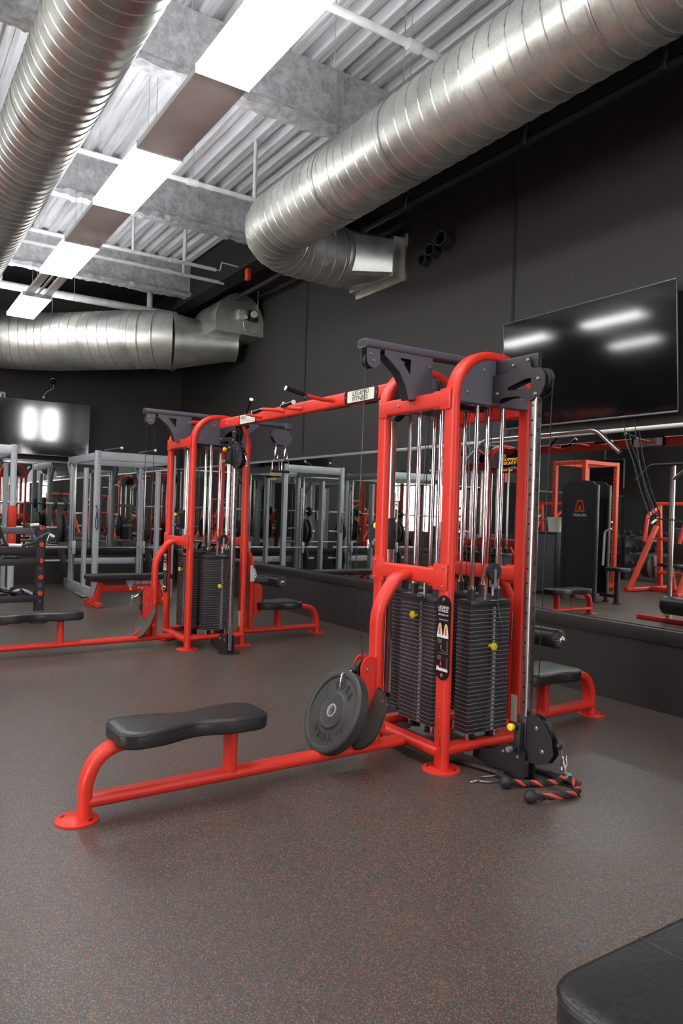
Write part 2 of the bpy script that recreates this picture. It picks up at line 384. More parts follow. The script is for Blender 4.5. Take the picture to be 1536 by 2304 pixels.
t = MB().m(BLKC); t.b2((3.98, FY, 4.40), (4.05, BY, DZ+.1)); t.b2((3.9, FY, 4.36), (4.13, BY, 4.40)); t.b2((4.13, FY, 4.44), (WX, BY, 4.48)); struct('trim_9', t, 'black girder and soffit along the right wall', 'girder')
# fireproofed beams along X
def beam(y, k):
    mb = MB().m(CONC); n = 260; rnd = random.Random(k)
    prof = [(-.075, 4.452), (.075, 4.452), (.08, 4.50), (.03, 4.545), (.03, 4.90), (.08, 4.95), (-.08, 4.95), (-.03, 4.90), (-.03, 4.545), (-.08, 4.50)]
    rings = []
    for i in range(n+1):
        x = LX+(3.98-LX)*i/n; ring = []
        for j, (a, z) in enumerate(prof):
            d = .016 if j in (0, 1, 2, 9) else .004
            ring.append(mb.bm.verts.new((x, y+a+rnd.uniform(-d, d), z+rnd.uniform(-d, d)*(.8 if j < 3 or j == 9 else 1))))
        rings.append(ring)
    for A, B in zip(rings, rings[1:]):
        for j in range(10): mb._f([A[j], A[(j+1) % 10], B[(j+1) % 10], B[j]])
    mb._f(rings[0]); mb._f(rings[-1])
    return mb
for i, y in enumerate((-5.4, -2.75, -.10, 2.55, 5.2, 7.85, 10.5)):
    struct('trim_%d' % (10+i), beam(y, i), 'rough white fireproofed ceiling beam', 'beam')

# ================================================================== LIGHTS
def light(x, y, lab):
    t = thing('ceiling_light', lab, 'light', (x, y, 3.9), 'linear ceiling lights')
    MB().m(LIT).box((0, 0, .03), (.35, 1.2, .05), bev=.008).build('diffuser', t)
    MB().m(LITU).box((0, 0, .062), (.30, 1.16, .012)).build('top_lens', t)
    mb = MB().m(WHT); mb.box((0, 0, .085), (.12, 1.1, .03), bev=.004)
    for s in (-1, 1): mb.box((0, s*.603, .03), (.352, .006, .058))
    mb.build('frame', t)
    for q in (-.03, .03): MB().m(STL).cyl((q, -.40, .09), (q, -.40, (DZ if y < 10.6 else 4.75)-3.9), .0026, 6).build('hanger_wire', t)
def spacer(x, y0, y1, lab, kind=0):
    y0 -= .008; y1 += .008
    t = thing('light_housing', lab, 'light housing', (x, y0, 3.9), 'grey housings between the ceiling lights')
    L = y1-y0
    if kind == 0:
        MB().m(HSG).box((0, L/2, .035), (.34, L, .045), bev=.01).build('cover', t)
        MB().m(STL).cyl((0, L/2, .05), (0, L/2, DZ-3.9), .0026, 6).build('hanger_wire', t)
    else:
        mb = MB().m(HSG)
        for s in (-1, 1): mb.box((s*.10, L/2, .035), (.09, L, .04), bev=.006)
        mb.m(WHT).box((0, L/2, .045), (.02, L, .02)); mb.build('cover', t)
        mb = MB().m(STL)
        for s in (-1, 1): mb.box((s*.09, L-.06, .012), (.10, .04, .012), bev=.003)
        mb.build('bracket', t)
ly = [-6.35, -4.0, -1.65, .0, 1.25, 3.55, 5.88, 8.17, 10.45]
nm = ['behind the viewer nearest the windows', 'behind the viewer second from the windows', 'behind the viewer', 'over the viewer', 'just out of frame overhead', 'largest, between the two round ducts at the top', 'second from the top of the frame', 'third from the top of the frame', 'farthest and smallest, above the far round duct']
ly = [-5.85, -3.5, -1.15, 1.2, 3.55, 5.88, 8.17, 10.45]; nm = nm[:3]+nm[4:]
for i, y in enumerate(ly): light(1.745, y, 'bright white linear ceiling light, '+nm[i])
for i in range(len(ly)-1):
    spacer(1.745, ly[i]+.607, ly[i+1]-.607, 'grey housing strip in the light row, '+['nearest the windows', 'second from the windows', 'behind the viewer', 'overhead', 'below the largest light', 'between the second and third lights', 'open channel before the farthest light'][i], 1 if i == 6 else 0)
for rx, nme in ((-1.9, 'left light row'), (-5.4, 'farthest left light row')):
    for k, y in enumerate((-5.9, -3.5, -1.1, 1.3, 3.7, 5.88, 8.17, 10.2)):
        light(rx, y, 'ceiling light in the %s, number %d from the windows' % (nme, k+1))

# ================================================================== DUCTS AND PIPES
def duct_path(mb, path, r, n=40, mat=GALV):
    mb.m(mat); mb.sweep(path, circ(r, n), (0, 0, 1), cap=True)
def spiral(mb, P, r, pitch, lean=0):
    """helical seam around the axis polyline P"""
    P = [V(p) for p in P]; acc = [0]
    for a, b in zip(P, P[1:]): acc.append(acc[-1]+(b-a).length)
    tot = acc[-1]; n = int(tot/pitch*28); pts = []; j = 0
    for i in range(n+1):
        s = tot*i/n
        while j < len(P)-2 and acc[j+1] < s: j += 1
        f = (s-acc[j])/(acc[j+1]-acc[j]); p = P[j].lerp(P[j+1], f)
        ta = (P[j+1]-P[max(j-1, 0)]).normalized(); tb = (P[min(j+2, len(P)-1)]-P[j]).normalized()
        t = ta.lerp(tb, f); d, sd, u = orth(t, (0, 0, 1)); a = 2*PI*s/pitch
        pts.append(p+sd*(r*math.cos(a))+u*(r*math.sin(a)))
    mb.m(STL).sweep(pts, [(.0065, 0), (0, .0055), (-.0065, 0), (0, -.0055)], (0, 0, 1))
# right duct with elbow into the wall
R = .303; dz = 4.04; dx = 3.22; dy = 6.62
t = thing('spiral_duct', 'galvanised spiral duct running overhead and elbowing into the right wall', 'duct', (dx, 0, dz))
el = [V((0, -7.9, 0)), V((0, -4, 0)), V((0, 0, 0)), V((0, 3, 0)), V((0, 5, 0))]+[V((.48-.48*math.cos(a), dy-.48+.48*math.sin(a), 0)) for a in [i*PI/2/9 for i in range(10)]]+[V((.95, dy, 0))]
mb = MB(); duct_path(mb, el, R); mb.build('duct_body', t, ang=50)
mb = MB(); spiral(mb, [el[0]]+[V((0, -7.9+i*.5, 0)) for i in range(1, 27)]+el[5:], R, .128); mb.build('spiral_seam', t)
mb = MB().m(GALV)
n = 40; A = []; B = []
for i in range(n):
    a = 2*PI*(i+.5)/n; cx, cz = math.cos(a), math.sin(a); A.append(mb.bm.verts.new((.95, dy+cx*R, cz*R)))
    k = 1/max(abs(cx), abs(cz)); B.append(mb.bm.verts.new((1.36, dy+.0+cx*k*.40-.0, cz*k*.20)))
for i in range(n): mb._f([A[i], A[(i+1) % n], B[(i+1) % n], B[i]])
mb.box((1.44, dy, 0), (.16, .82, .42)); mb.box((1.495, dy, 0), (.03, .92, .50)); mb.build('wall_transition', t, ang=20)
mb = MB().m(GALV); mb.lathe((.93, dy, 0), X, [(-.03, R+.003), (0, R+.009), (.03, R+.003)], 40)
mb.build('joint_band', t)
for y in (-4, -.6, 2.25, 4.9): MB().m(GALV).lathe((0, y, 0), Y, [(-.035, R+.002), (0, R+.006), (.035, R+.002)], 40).build('joint_band', t)
mb = MB().m(WTX).text('kllll', .07, (.62, dy-R*.80, -R*.62), (1, 0, 0), (0, -.6, .8), lift=.012, shear=.2); mb.build('chalk_mark', t)
for y in (-5.2, -2.6, .0, 2.45, 4.2, 5.1):
    mb = MB().m(STL).lathe((0, y, 0), Y, [(-.012, R+.004), (0, R+.006), (.012, R+.004)], 40)
    for s in (-1, 1): mb.cyl((s*.03-.05, y, R), (s*.03-.05, y, DZ-dz), .004, 6)
    mb.build('hanger_rod', t)
# left duct
R2 = .267; x2 = 1.0
t = thing('spiral_duct', 'galvanised spiral duct in the top left corner beside the light row', 'duct', (x2, 0, dz))
P = [V((0, -7.9+i*.5, 0)) for i in range(37)]
mb = MB(); duct_path(mb, P, R2); mb.build('duct_body', t, ang=50)
mb = MB(); spiral(mb, P, R2, .115); mb.build('spiral_seam', t)
for y in (-4, -.5, 2.9, 6.2): MB().m(GALV).lathe((0, y, 0), Y, [(-.03, R2+.002), (0, R2+.006), (.03, R2+.002)], 40).build('joint_band', t)
mb = MB().m(GALV); mb.box((0.05, 2.62, -R2-.012), (.22, .42, .03), bev=.004)
mb.m(WHT)
for k in range(9): mb.box((.05, 2.46+k*.04, -R2-.03), (.19, .006, .012))
mb.build('air_register', t)
for y in (-5, -2.4, .2, 2.7, 5.3, 8.):
    mb = MB().m(STL).lathe((0, y, 0), Y, [(-.012, R2+.004), (0, R2+.006), (.012, R2+.004)], 40)
    for s in (-1, 1): mb.cyl((s*.03, y, R2), (s*.03, y, DZ-dz), .004, 6)
    mb.build('hanger_rod', t)
# far duct
fz = 3.72; R3 = .42
t = thing('spiral_duct', 'wide galvanised duct with pale sheen crossing the far end under the lights', 'duct', (2.05, 11.6, fz))
fp = [V((-3.6, .45, 0)), V((-1.4, .40, 0)), V((-.5, .28, 0)), V((0, .08, 0)), V((.3, -.15, 0)), V((.65, -.52, .0)), V((1.1, -.95, .01)), V((1.28, -1.12, .01)), V((1.45, -1.24, .01)), V((1.62, -1.3, .01))]
mb = MB(); duct_path(mb, fp[:7]+[fp[6].lerp(fp[7], .6)], R3); mb.build('duct_body', t, ang=50)
mb = MB(); spiral(mb, fp[:7], R3, .15); mb.build('spiral_seam', t)
mb = MB().m(GALV); mb.sweep(fp[6:], circ(R3-.006, 40), (0, 0, 1))
for p in fp[6:]: mb.lathe(p, (.55, -.4, 0), [(-.015, R3-.004), (0, R3+.006), (.015, R3-.004)], 40)
mb.build('elbow', t, ang=50)
mb = MB().m(GALV); mb.lathe((1.6, -1.29, .01), (1, -.2, .04), [(0, R3-.02), (.08, R3-.03), (.85, .24), (.95, .24)], 40); mb.build('reducer', t)
for p in ((.2, -.1), (-1.2, .35)):
    MB().m(STL).cyl((p[0], p[1], R3), (p[0], p[1], DZ-.25-fz), .005, 6).build('hanger_rod', t)
# arched hood on the wall
t = thing('duct_hood', 'dark grey arched sheet metal hood high on the right wall', 'duct hood', (4.0, 9.5, 3.80))
prof = [(0, 0)]+[(.365-.365*math.cos(a), .14+.42*math.sin(a)) for a in [i*PI/16 for i in range(17)]]+[(.73, 0)]
MB().m(GALV).plate(prof, (0, .9, 0), (1, 0, 0), (0, 0, 1), .9).build('hood_shell', t)
mb = MB().m(GALV); mb.plate([(x*1.02-.007, z*1.02-.004) for x, z in prof], (0, .012, 0), (1, 0, 0), (0, 0, 1), .015); mb.m(GREY); mb.build('end_flange', t)
mb = MB().m(GREY).box((.38, -.03, .26), (.12, .05, .14), bev=.006); mb.m(BLK).box((.44, -.05, .22), (.06, .02, .05)); mb.m(WHT).box((.42, -.062, .23), (.06, .004, .045)); mb.build('control_box', t)
mb = MB().m(BLK).box((.55, -.03, .27), (.13, .05, .16), bev=.006); mb.m(BUCK).lathe((.55, -.055, .29), (0, -1, 0), [(0, .05), (.02, .05), (.03, .045), (.03, 0)], 24); mb.build('pressure_gauge', t)
MB().m(RAILM).tube(fil([(.40, -.03, .18), (.42, -.03, .05), (.6, -.03, -.0), (.66, -.03, .16), (.62, -.03, .40), (.62, -.03, .8)], .08), .007, 8).build('conduit', t)
# wall pipe stubs
for k, (y, r, l) in enumerate(((5.83, .055, .10), (5.68, .06, .13), (5.50, .075, .16))):
    mb = MB().m(BLK); mb.lathe((WX, y, 3.90+.05*k), (-1, -.25, 0), [(0, r), (l, r), (l, r*.8), (.02, r*.8), (.02, 0)], 24)
    tag(mb.build('pipe_stub'), 'black capped pipe stub on the right wall, '+['leftmost and smallest of the three', 'middle of the three', 'rightmost and largest of the three'][k], 'pipe', 'pipe stubs on the right wall')
# sprinkler pipes
def pipe(y, x0, x1, r, lab, z=4.36, drops=(), fit=(), end=None, z1=None):
    t = thing('sprinkler_pipe', lab, 'pipe', (x0, y, z)); z1 = z if z1 is None else z1
    MB().m(PIPW).cyl((0, 0, 0), (x1-x0, 0, z1-z), r, 14).build('pipe_run', t)
    for x in drops: MB().m(PIPW).cyl((x-x0, 0, r*.5), (x-x0, 0, .58 if y < 10.7 else .32), r*.8, 10).build('riser', t)
    for x in fit:
        mb = MB().m(PIPW); mb.lathe((x-x0, 0, (z1-z)*(x-x0)/(x1-x0)), X, [(-.05, r), (-.05, r*1.35), (.05, r*1.35), (.05, r)], 14)
        mb.build('coupling', t)
    if end: MB().m(PIPW).tube(fil([V(p)-V((x0, y, z)) for p in end], .02), .009, 8).build('branch', t)
    return t
pipe(3.78, -7.9, 3.96, .026, 'white sprinkler pipe nearest the viewer, meeting the right duct', fit=(1.6, 2.9))
pipe(6.55, -7.9, 3.96, .024, 'white sprinkler pipe passing over the second light', fit=(2.0, 2.48, 1.1), drops=(3.12,))
pipe(8.75, 0, 3.66, .022, 'thin white sprinkler pipe ending in a crooked branch', fit=(3.1,), drops=(2.6, 3.25), end=[(3.66, 8.75, 4.36), (3.72, 8.75, 4.36), (3.74, 8.75, 4.47), (3.97, 8.75, 4.46)])
pipe(9.2, 0, 3.97, .022, 'thin white sprinkler pipe behind the crooked one', fit=(2.1, 3.2), drops=(2.2, 3.4))
pipe(11.0, -7.9, 3.97, .055, 'thick pale pipe crossing above the far duct', z=4.30, drops=(1.45, 3.55))
mb = MB().m(BLK).cyl((4.28, FY, 4.28), (4.28, BY-.01, 4.28), .035, 14)
t = thing('black_pipe', 'black pipe running high along the right wall behind the duct', 'pipe', (4.28, 0, 4.28))
MB().m(BLK).cyl((0, FY+.1, 0), (0, BY-.1, 0), .033, 14).build('pipe_run', t)
mb.bm.free()
for y in (-4, -1, 1.2, 2.9, 4.1, 5.6, 7.4, 9.8): MB().m(BLK).box((0, y, .03), (.09, .05, .12), bev=.006).cyl((0, y, .08), (0, y, .165), .01, 8).build('pipe_clamp', t)
tag(MB().m(REDD).b2((3.95, 8.42, 4.22), (4.0, 8.50, 4.36), bev=.004).build('fire_alarm'), 'small red alarm box on the black girder', 'alarm')
# loose ceiling rods seen near the girder
for k, (x, y) in enumerate(((2.62, 6.9), (2.65, 4.35), (.62, 7.3), (2.2, 9.9))):
    tag(MB().m(STL).cyl((x, y, 4.45 if k != 3 else 3.95), (x, y, DZ), .004, 6).build('ceiling_rod'), 'thin threaded rod hanging from the deck, '+['left of the duct elbow', 'right of the largest light', 'left of the second light', 'above the far duct'][k], 'rod', 'thin rods hanging from the ceiling')
# ================================================================== CABLE TOWERS
OVX = rrect(.05, .09, .022, 4)      # posts: x .05, y .09
OVF = rrect(.09, .05, .022, 4)      # flat lying tubes
TC = V((2.835, 3.205, 0)); TD = 3.61
PX, PY = .275, .295
PLM = {}
def plate_mesh(k):
    if k in PLM: return PLM[k]
    mb = MB().m(IRON).box((0, .05, .0105), (.292, .10, .0212), bev=.0012, seg=1)
    mb.m(IRONE).box((0, .05, .0010), (.2932, .1012, .0020))  # pale strip paints the light reflecting in the gaps between plates
    mb.m(BLKG).cyl((.0, -.0012, .0105), (0, .01, .0105), .0055, 10)
    mb.m(CHRD).lathe((0, -.0008, .0105), -Y, [(0, .0075), (.0006, .0075), (.0006, .0055)], 10)
    mb.m(WTX).text('%d' % (k*10), .017, (.022, -.0005, .010), X, Z, align='LEFT', lift=.0012)
    PLM[k] = mb.mesh('weight_plate', (0, 0, 0)); return PLM[k]
HEADM = {}
def weight_stack(t, x, y, rz, n, pin, top=.855, near=True):
    z0 = .175; p = .0225
    mb = MB().m(IRON).box((0, .05, z0+n*p+.016), (.292, .11, .03), bev=.003)
    for s in (-1, 1):
        mb.m(BLK).cyl((s*.095, .05, z0+n*p+.03), (s*.095, .05, z0+n*p+.085), .021, 14)
        mb.m(CHRD).cyl((s*.095, .05, z0+n*p+.085), (s*.095, .05, z0+n*p+.10), .022, 14)
    mb.m(CHRD).cyl((0, .05, z0+n*p+.03), (0, .05, z0+n*p+.11), .011, 10)
    mb.m(CRM).box((.03, -.003, z0+n*p+.026), (.07, .004, .008))
    me = mb.mesh('weight_stack', (0, 0, 0)); o = bpy.data.objects.new('weight_stack', me); C.objects.link(o); o.parent = t; o.location = (x, y, 0); o.rotation_euler = (0, 0, rz)
    for k in range(n):
        q = bpy.data.objects.new('weight_plate', plate_mesh(k+1)); C.objects.link(q); q.parent = o; q.location = (0, 0, z0+p*(n-1-k))
    for s in (-1, 1):
        g = MB().m(CHR).cyl((0, 0, .12), (0, 0, 1.96), .0125, 14).mesh('guide_rod', (0, 0, 0))
        q = bpy.data.objects.new('guide_rod', g); C.objects.link(q); q.parent = o; q.location = (s*.095, .05, 0)
    for s in (-1, 1):
        g = MB().m(RUB).lathe((0, 0, .125), Z, [(0, .028), (.006, .028), (.01, .02), (.02, .026), (.03, .02), (.04, .026), (.052, .02)], 14).mesh('rubber_bumper', (0, 0, 0))
        q = bpy.data.objects.new('rubber_bumper', g); C.objects.link(q); q.parent = o; q.location = (s*.07, .05, 0)
    # selector pin
    zp = z0+p*(n-pin)+.0105
    mb = MB().m(YEL).lathe((0, -.002, zp), -Y, [(0, .009), (.028, .009), (.030, .021), (.040, .019), (.044, .008), (.044, 0)], 18)
    q = mb.build('selector_pin'); q.parent = o
    mb = MB().m(CAB).tube(fil([(.045, -.004, z0+n*p+.02), (.062, -.02, zp+.12), (.055, -.03, zp+.02), (0, -.035, zp)], .03), .003, 6); q = mb.build('pin_cord'); q.parent = o
    return o
def wheel(mb, c, ax, r, w=.022):
    ax = V(ax).normalized(); mb.m(RUB)
    mb.lathe(V(c)-ax*w/2, ax, [(0, 0), (0, r), (w*.28, r), (w*.5, r*.88), (w*.72, r), (w, r), (w, r*.75), (w*.8, r*.7), (w*.8, 0)], 26)
    mb.m(BOLT).cyl(V(c)-ax*(w*.75), V(c)+ax*(w*.75), .009, 10)
def carabiner(mb, p, d, L=.075, w=.022, r=.0038, side=(1, 0, 0)):
    p, d = V(p), V(d).normalized(); s = V(side); s = (s-d*s.dot(d)).normalized()
    pts = []
    for i in range(20):
        a = 2*PI*i/20; k = w*(.62+.38*(-math.cos(a)*.9)) if True else w
        pts.append(p+d*(L/2-L/2*math.cos(a))+s*(k*math.sin(a)*.75))
    mb.m(CHR).tube(pts, r, 8, up=d.cross(s), closed=True)
def foot_disc(t, x, y, r=.10):
    mb = MB().m(RED).lathe((x, y, 0), Z, [(0, r), (.008, r), (.010, r-.003), (.010, 0)], 32)
    for a in (2.2, 5.3):
        mb.m(BLKG).box((x+r*.72*math.cos(a), y+r*.72*math.sin(a), .0104), (.030, .008, .0008), rot=Matrix.Rotation(a+PI/2, 3, 'Z'))
    mb.build('foot_plate', t)
def tower(name, label, ctr, cz, near):
    t = thing(name, label, 'cable machine', ctr)
    for sx in (-1, 1):
        for sy in (-1, 1):
            mb = MB().m(RED).sweep([(sx*PX, sy*PY, .008), (sx*PX, sy*PY, 1.942)], OVX, up=Y)
            for z in (1.10, 1.02, .36, .28, .47): bolt(mb, (sx*(PX+.024), sy*PY, z), (sx, 0, 0), .006, .003)
            if near and (sx, sy) == (-1, -1):
                mb.m(BLK)
                for (yy, zz, h) in ((-.012, .155, .05), (-.017, .105, .06), (.0, .20, .025), (.008, .235, .012)): mb.box((sx*(PX+.0252), sy*PY+yy, zz), (.0006, .004, h))
            mb.build('post', t)
            foot_disc(t, sx*PX, sy*PY)
    def hoop(px, zt_, r, z0):
        L_ = [V((-px, 0, z0))]+[V((-px+r-r*math.cos(a), 0, zt_-r+r*math.sin(a))) for a in [i*PI/24 for i in range(13)]]
        return L_+[V((-p.x, 0, p.z)) for p in reversed(L_)]
    arc = hoop(PX, 2.19, .245, 1.935)
    pin = hoop(PX-.02, 2.172, .225, 1.93)
    for sy in (-1, 1):
        MB().m(RED).sweep([(p.x, sy*PY, p.z) for p in arc], OVX, up=Y).build('arch', t, ang=50)
        mb = MB().m(GUN).plate([(p.x, p.z) for p in reversed(pin)], (0, sy*PY+.033, 0), X, Z, .066)
        for bx, bz in ((-.20, 1.98), (-.085, 2.11), (.2, 1.98), (.085, 2.11)): bolt(mb, (bx, sy*(PY+.033), bz), (0, sy, 0), .009, .005)
        mb.build('arch_plate', t)
        # flat base bars
        MB().m(RED).sweep([(-PX, sy*PY, .105), (PX, sy*PY, .105)], OVF).build('base_bar', t)
    for sx in (-1, 1):
        MB().m(RED).sweep([(sx*PX, -PY, .09), (sx*PX, PY, .09)], OVF).build('base_bar', t)
        for z, nm in ((1.94, 'upper_crossbar'), (1.005, 'middle_crossbar')):
            mb = MB().m(RED).sweep([(sx*PX*1.04, -PY-.0, z), (sx*PX*1.04, PY, z)], rrect(.05, .085, .012, 3))
            for sy in (-1, 1):
                mb.box((sx*(PX+.031), sy*(PY-.02), z), (.008, .11 if nm[0] == 'm' else .08, .135 if nm[0] == 'm' else .11), bev=.003)
            for sy in (-1,): mb.box((sx*(PX+.0145), -PY+.085, z), (.030, .07, .105 if nm[0] == 'm' else .095), bev=.003)
            if nm[0] == 'u':
                for q in (.12, -.02): bolt(mb, (sx*(PX+.036), q, z), (sx, 0, 0), .009, .006)
            else:
                for sy in (-1, 1):
                    for dz_ in (-.048, .048): bolt(mb, (sx*(PX+.036), sy*(PY+.005), z+dz_), (sx, 0, 0), .008, .006)
            mb.build(nm, t)
        # bent riser on each bench side
        MB().m(RED).sweep(fil([(sx*.29, 0, 1.0), (sx*.38, 0, .99), (sx*.505, 0, .82), (sx*.505, 0, .10)], .26, 8), OVX, up=Y).build('bent_riser', t, ang=50)
        # lat arm
        xe = -.655 if sx < 0 else (.69 if near else .90)
        mb = MB().m(GUN).sweep([(0, 0, 2.225), (xe, 0, 2.225 if sx < 0 else 2.215)], rrect(.09, .048, .022, 5))
        mb.m(RUB).sweep([(xe, 0, 2.225 if sx < 0 else 2.215), (xe+sx*.001, 0, 2.225 if sx < 0 else 2.215)], rrect(.078, .036, .017, 5)); mb.build('lat_arm', t)
        g = [(sx*.53, 2.203), (sx*.20, 2.203), (sx*.20, 1.98), (sx*.36, 1.955), (sx*.385, 2.03), (sx*.43, 2.10), (sx*.50, 2.155), (sx*.53, 2.175)]
        h = [(sx*.43, 2.175), (sx*.35, 2.175), (sx*.352, 2.10), (sx*.36, 2.095)]
        mb = MB().m(GUN)
        if sx < 0: g = g[::-1]; h = h[::-1]
        mb.plate(g, (0, -.028, 0), X, Z, .006, holes=[h]); mb.plate(g, (0, .034, 0), X, Z, .006, holes=[h])
        e = [(sx*.53, 2.178), (sx*.50, 2.15), (sx*.43, 2.095), (sx*.385, 2.03), (sx*.36, 1.955)]
        mb.m(BLK).sweep([(a, 0, b) for a, b in e], rrect(.004, .062, .001, 1), up=Y)
        bolt(mb, (sx*.22, -.034, 2.15), (0, -1, 0)); mb.build('gusset', t)
        # end pulley
        mb = MB().m(GUN)
        if near or sx < 0:
            o = [(-.042, .09), (.042, .09), (.042, .03)]+[(.042*math.cos(a), .03-.042*math.sin(a)) for a in [i*PI/8 for i in range(1, 8)]]+[(-.042, .03)]
            cx = sx*.603
            for yy in (-.030, .026): mb.plate(o, (cx, yy, 2.11), X, Z, .004)
            bolt(mb, (cx-.02, -.034, 2.17), (0, -1, 0)); bolt(mb, (cx, -.034, 2.135), (0, -1, 0))
            wheel(mb, (cx, 0, 2.14), Y, .041, .03)
        else:
            cx = .86
            mb.box((cx+.01, 0, 2.21), (.09, .11, .06), bev=.004)
            for yy in (-.045, .040): mb.plate([(-.18, .03), (-.18, -.03), (-.13, -.10), (-.05, -.12), (.02, -.115), (.05, -.05), (.05, .0), (-.02, .05), (-.12, .05)], (cx, yy, 2.12), X, Z, .005)
            wheel(mb, (cx-.12, 0, 2.10), Y, .05, .04); wheel(mb, (cx-.02, 0, 2.06), Y, .045, .04)
        mb.build('end_pulley', t)
        # low row pulley bracket
        for yy in (-.038, .032):
            mb = MB().m(RED).plate([(-.62, .29), (-.53, .22), (-.53, .56), (-.575, .57), (-.605, .555), (-.625, .52)] if sx < 0 else [(.53, .22), (.62, .29), (.625, .52), (.605, .555), (.575, .57), (.53, .56)], (0, yy+.006, 0), X, Z, .006)
            if yy < 0:
                bolt(mb, (sx*.585, yy-.001, .50), (0, -1, 0), .009, .008); bolt(mb, (sx*.585, yy-.001, .40), (0, -1, 0), .009, .008)
            mb.build('pulley_bracket', t)
        mb = MB(); wheel(mb, (sx*.59, 0, .50), Y, .045, .03); wheel(mb, (sx*.60, 0, .38), Y, .045, .03); mb.build('pulley', t)
    # weight stacks
    n = 30
    weight_stack(t, 0.005, -.335, 0, n, 10 if near else 12)
    weight_stack(t, 0, .335, PI, n, 5)
    weight_stack(t, -.225, 0, -PI/2, n, 4 if near else 6)
    weight_stack(t, .225, 0, PI/2, n, 7)
    # front and rear adjustable columns
    for sy in (-1, 1):
        y0 = sy*.605
        mb = MB().m(CHRD).sweep([(.01, y0, .02), (.01, y0, 1.95)], rrect(.045, .045, .004, 2), up=Y)
        for k in range(2, 24):
            zz = 1.93-(23-k)*.0752-.03
            mb.m(BLKG).cyl((-.0127, y0, zz), (-.0135, y0, zz), .006, 10)
        if sy < 0:
            for k in range(1, 24):
                zz = 1.925-(23-k)*.0752
                mb.m(BLK).text(str(k), .024, (.01, y0-.0228, zz), X, Z)
        mb.build('adjustment_column', t)
        # arm to the column head
        mb = MB().m(BLK).sweep([(.01, sy*.30, 2.13), (.01, sy*.625, 2.13)], rrect(.028, .085, .0138, 5)); mb.m(RUB).box((.01, sy*.6255, 2.13), (.014, .002, .068)); mb.build('column_arm', t)
        mb = MB()
        o = [(.30, 1.935), (.42, 1.96), (.52, 1.955), (.565, 1.925), (.60, 1.925), (.665, 1.95), (.695, 2.0), (.69, 2.05), (.66, 2.085), (.61, 2.09), (.595, 2.10), (.585, 2.15), (.55, 2.155), (.44, 2.09), (.30, 2.085)]
        h = [(.44, 1.995), (.60, 1.985), (.60, 2.04), (.56, 2.04), (.44, 2.01)]
        for k, xx in enumerate((-.020, .042)):
            oo = [(a, b) for a, b in o]; hh = h
            mb.m(BLK)
            if sy < 0: mb.plate(oo, (xx, 0, 0), (0, -1, 0), Z, .005, holes=[hh])
            else: mb.plate(oo, (xx, 0, 0), (0, 1, 0), Z, .005, holes=[hh])
        for q, zz in ((.58, 2.135), (.48, 2.12), (.37, 1.985), (.65, 2.03), (.635, 1.955)): bolt(mb, (-.026, sy*q, zz), (-1, 0, 0), .010, .009)
        wheel(mb, (.012, sy*.655, 2.03), X, .055, .03); mb.build('column_head', t)
        mb = MB().m(BLK)
        o = [(.28, .10), (.28, .03), (.36, .02), (.55, .01), (.645, .005), (.645, .155), (.60, .17), (.50, .165), (.44, .115), (.36, .095)]
        for xx in (-.030, .044): mb.plate(o, (xx, 0, 0), (0, sy, 0), Z, .006)
        for q, zz in ((.50, .12), (.60, .12)): bolt(mb, (-.036 if sy < 0 else -.036, sy*q, zz), (-1, 0, 0), .010, .006)
        mb.build('column_foot', t)
        mb = MB().m(TRIMB).lathe((.01, sy*.60, 0), Z, [(0, .105), (.006, .105), (.008, .10), (.008, 0)], 32); mb.build('floor_disc', t)
        # carriage
        zc = cz if sy < 0 else 1.2
        mb = MB().m(BLK).box((.01, y0, zc), (.062, .062, .20), bev=.004)
        o = [(.03, .10), (.02, -.12), (.10, -.125), (.165, -.10), (.20, -.05), (.19, .02), (.15, .08), (.10, .115), (.06, .118)]
        for xx in (-.010, .030): mb.plate(o, (xx, y0, zc), (0, sy, 0), Z, .004)
        wheel(mb, (.0125, y0+sy*.12, zc+.045), X, .052, .028); wheel(mb, (.0125, y0+sy*.12, zc-.05), X, .045, .028)
        bolt(mb, (-.012, y0+sy*.09, zc+.055), (-1, 0, 0), .012, .004); bolt(mb, (-.012, y0+sy*.13, zc-.05), (-1, 0, 0), .012, .004)
        mb.m(BLK).box((-.035, y0, zc-.01), (.04, .04, .15), bev=.006)
        mb.build('carriage', t)
        mb = MB().m(BLK).cyl((-.02, y0, zc+.05), (-.075, y0, zc+.05), .011, 12); mb.m(YEL).lathe((-.075, y0, zc+.05), -X, [(0, .010), (.012, .018), (.028, .019), (.033, .012), (.033, 0)], 18); mb.build('adjustment_knob', t)
        mb = MB().m(BLK).cyl((-.02, y0, zc-.06), (-.09, y0, zc-.06), .013, 12); mb.m(STL).cyl((-.09, y0, zc-.06), (-.115, y0, zc-.06), .014, 14); mb.build('carriage_handle', t)
        # cable of the column
        zb_ = zc-.05
        mb = MB().m(CAB).tube([(.012, y0+sy*.105, 2.03), (.012, y0+sy*.07, zc+.1)], .0028, 6); mb.build('cable', t)
        mb = MB().m(RUB).ball((.012, y0+sy*.215, zc+.0), .016, 12)
        mb.m(CHR).tube([(.012, y0+sy*.225, zc-.015), (.014, y0+sy*.235, zc-.05)], .005, 8)
        carabiner(mb, (.014, y0+sy*.236, zc-.045), (0.05, .0, -1), .065, .016, side=Y); mb.build('cable_end', t)
    # cables of the lat arms
    mb = MB().m(CAB)
    if near:
        mb.tube(fil([(-.63, 0, 2.11), (-.645, -.01, 1.60), (-.66, -.01, 1.05), (-.59, 0, .545)], .3, 8), .0024, 6)
    else:
        mb.tube([(-.63, 0, 2.11), (-.635, 0, .42)], .0028, 6); mb.tube([(-.55, 0, 2.09), (-.555, 0, .55)], .0028, 6)
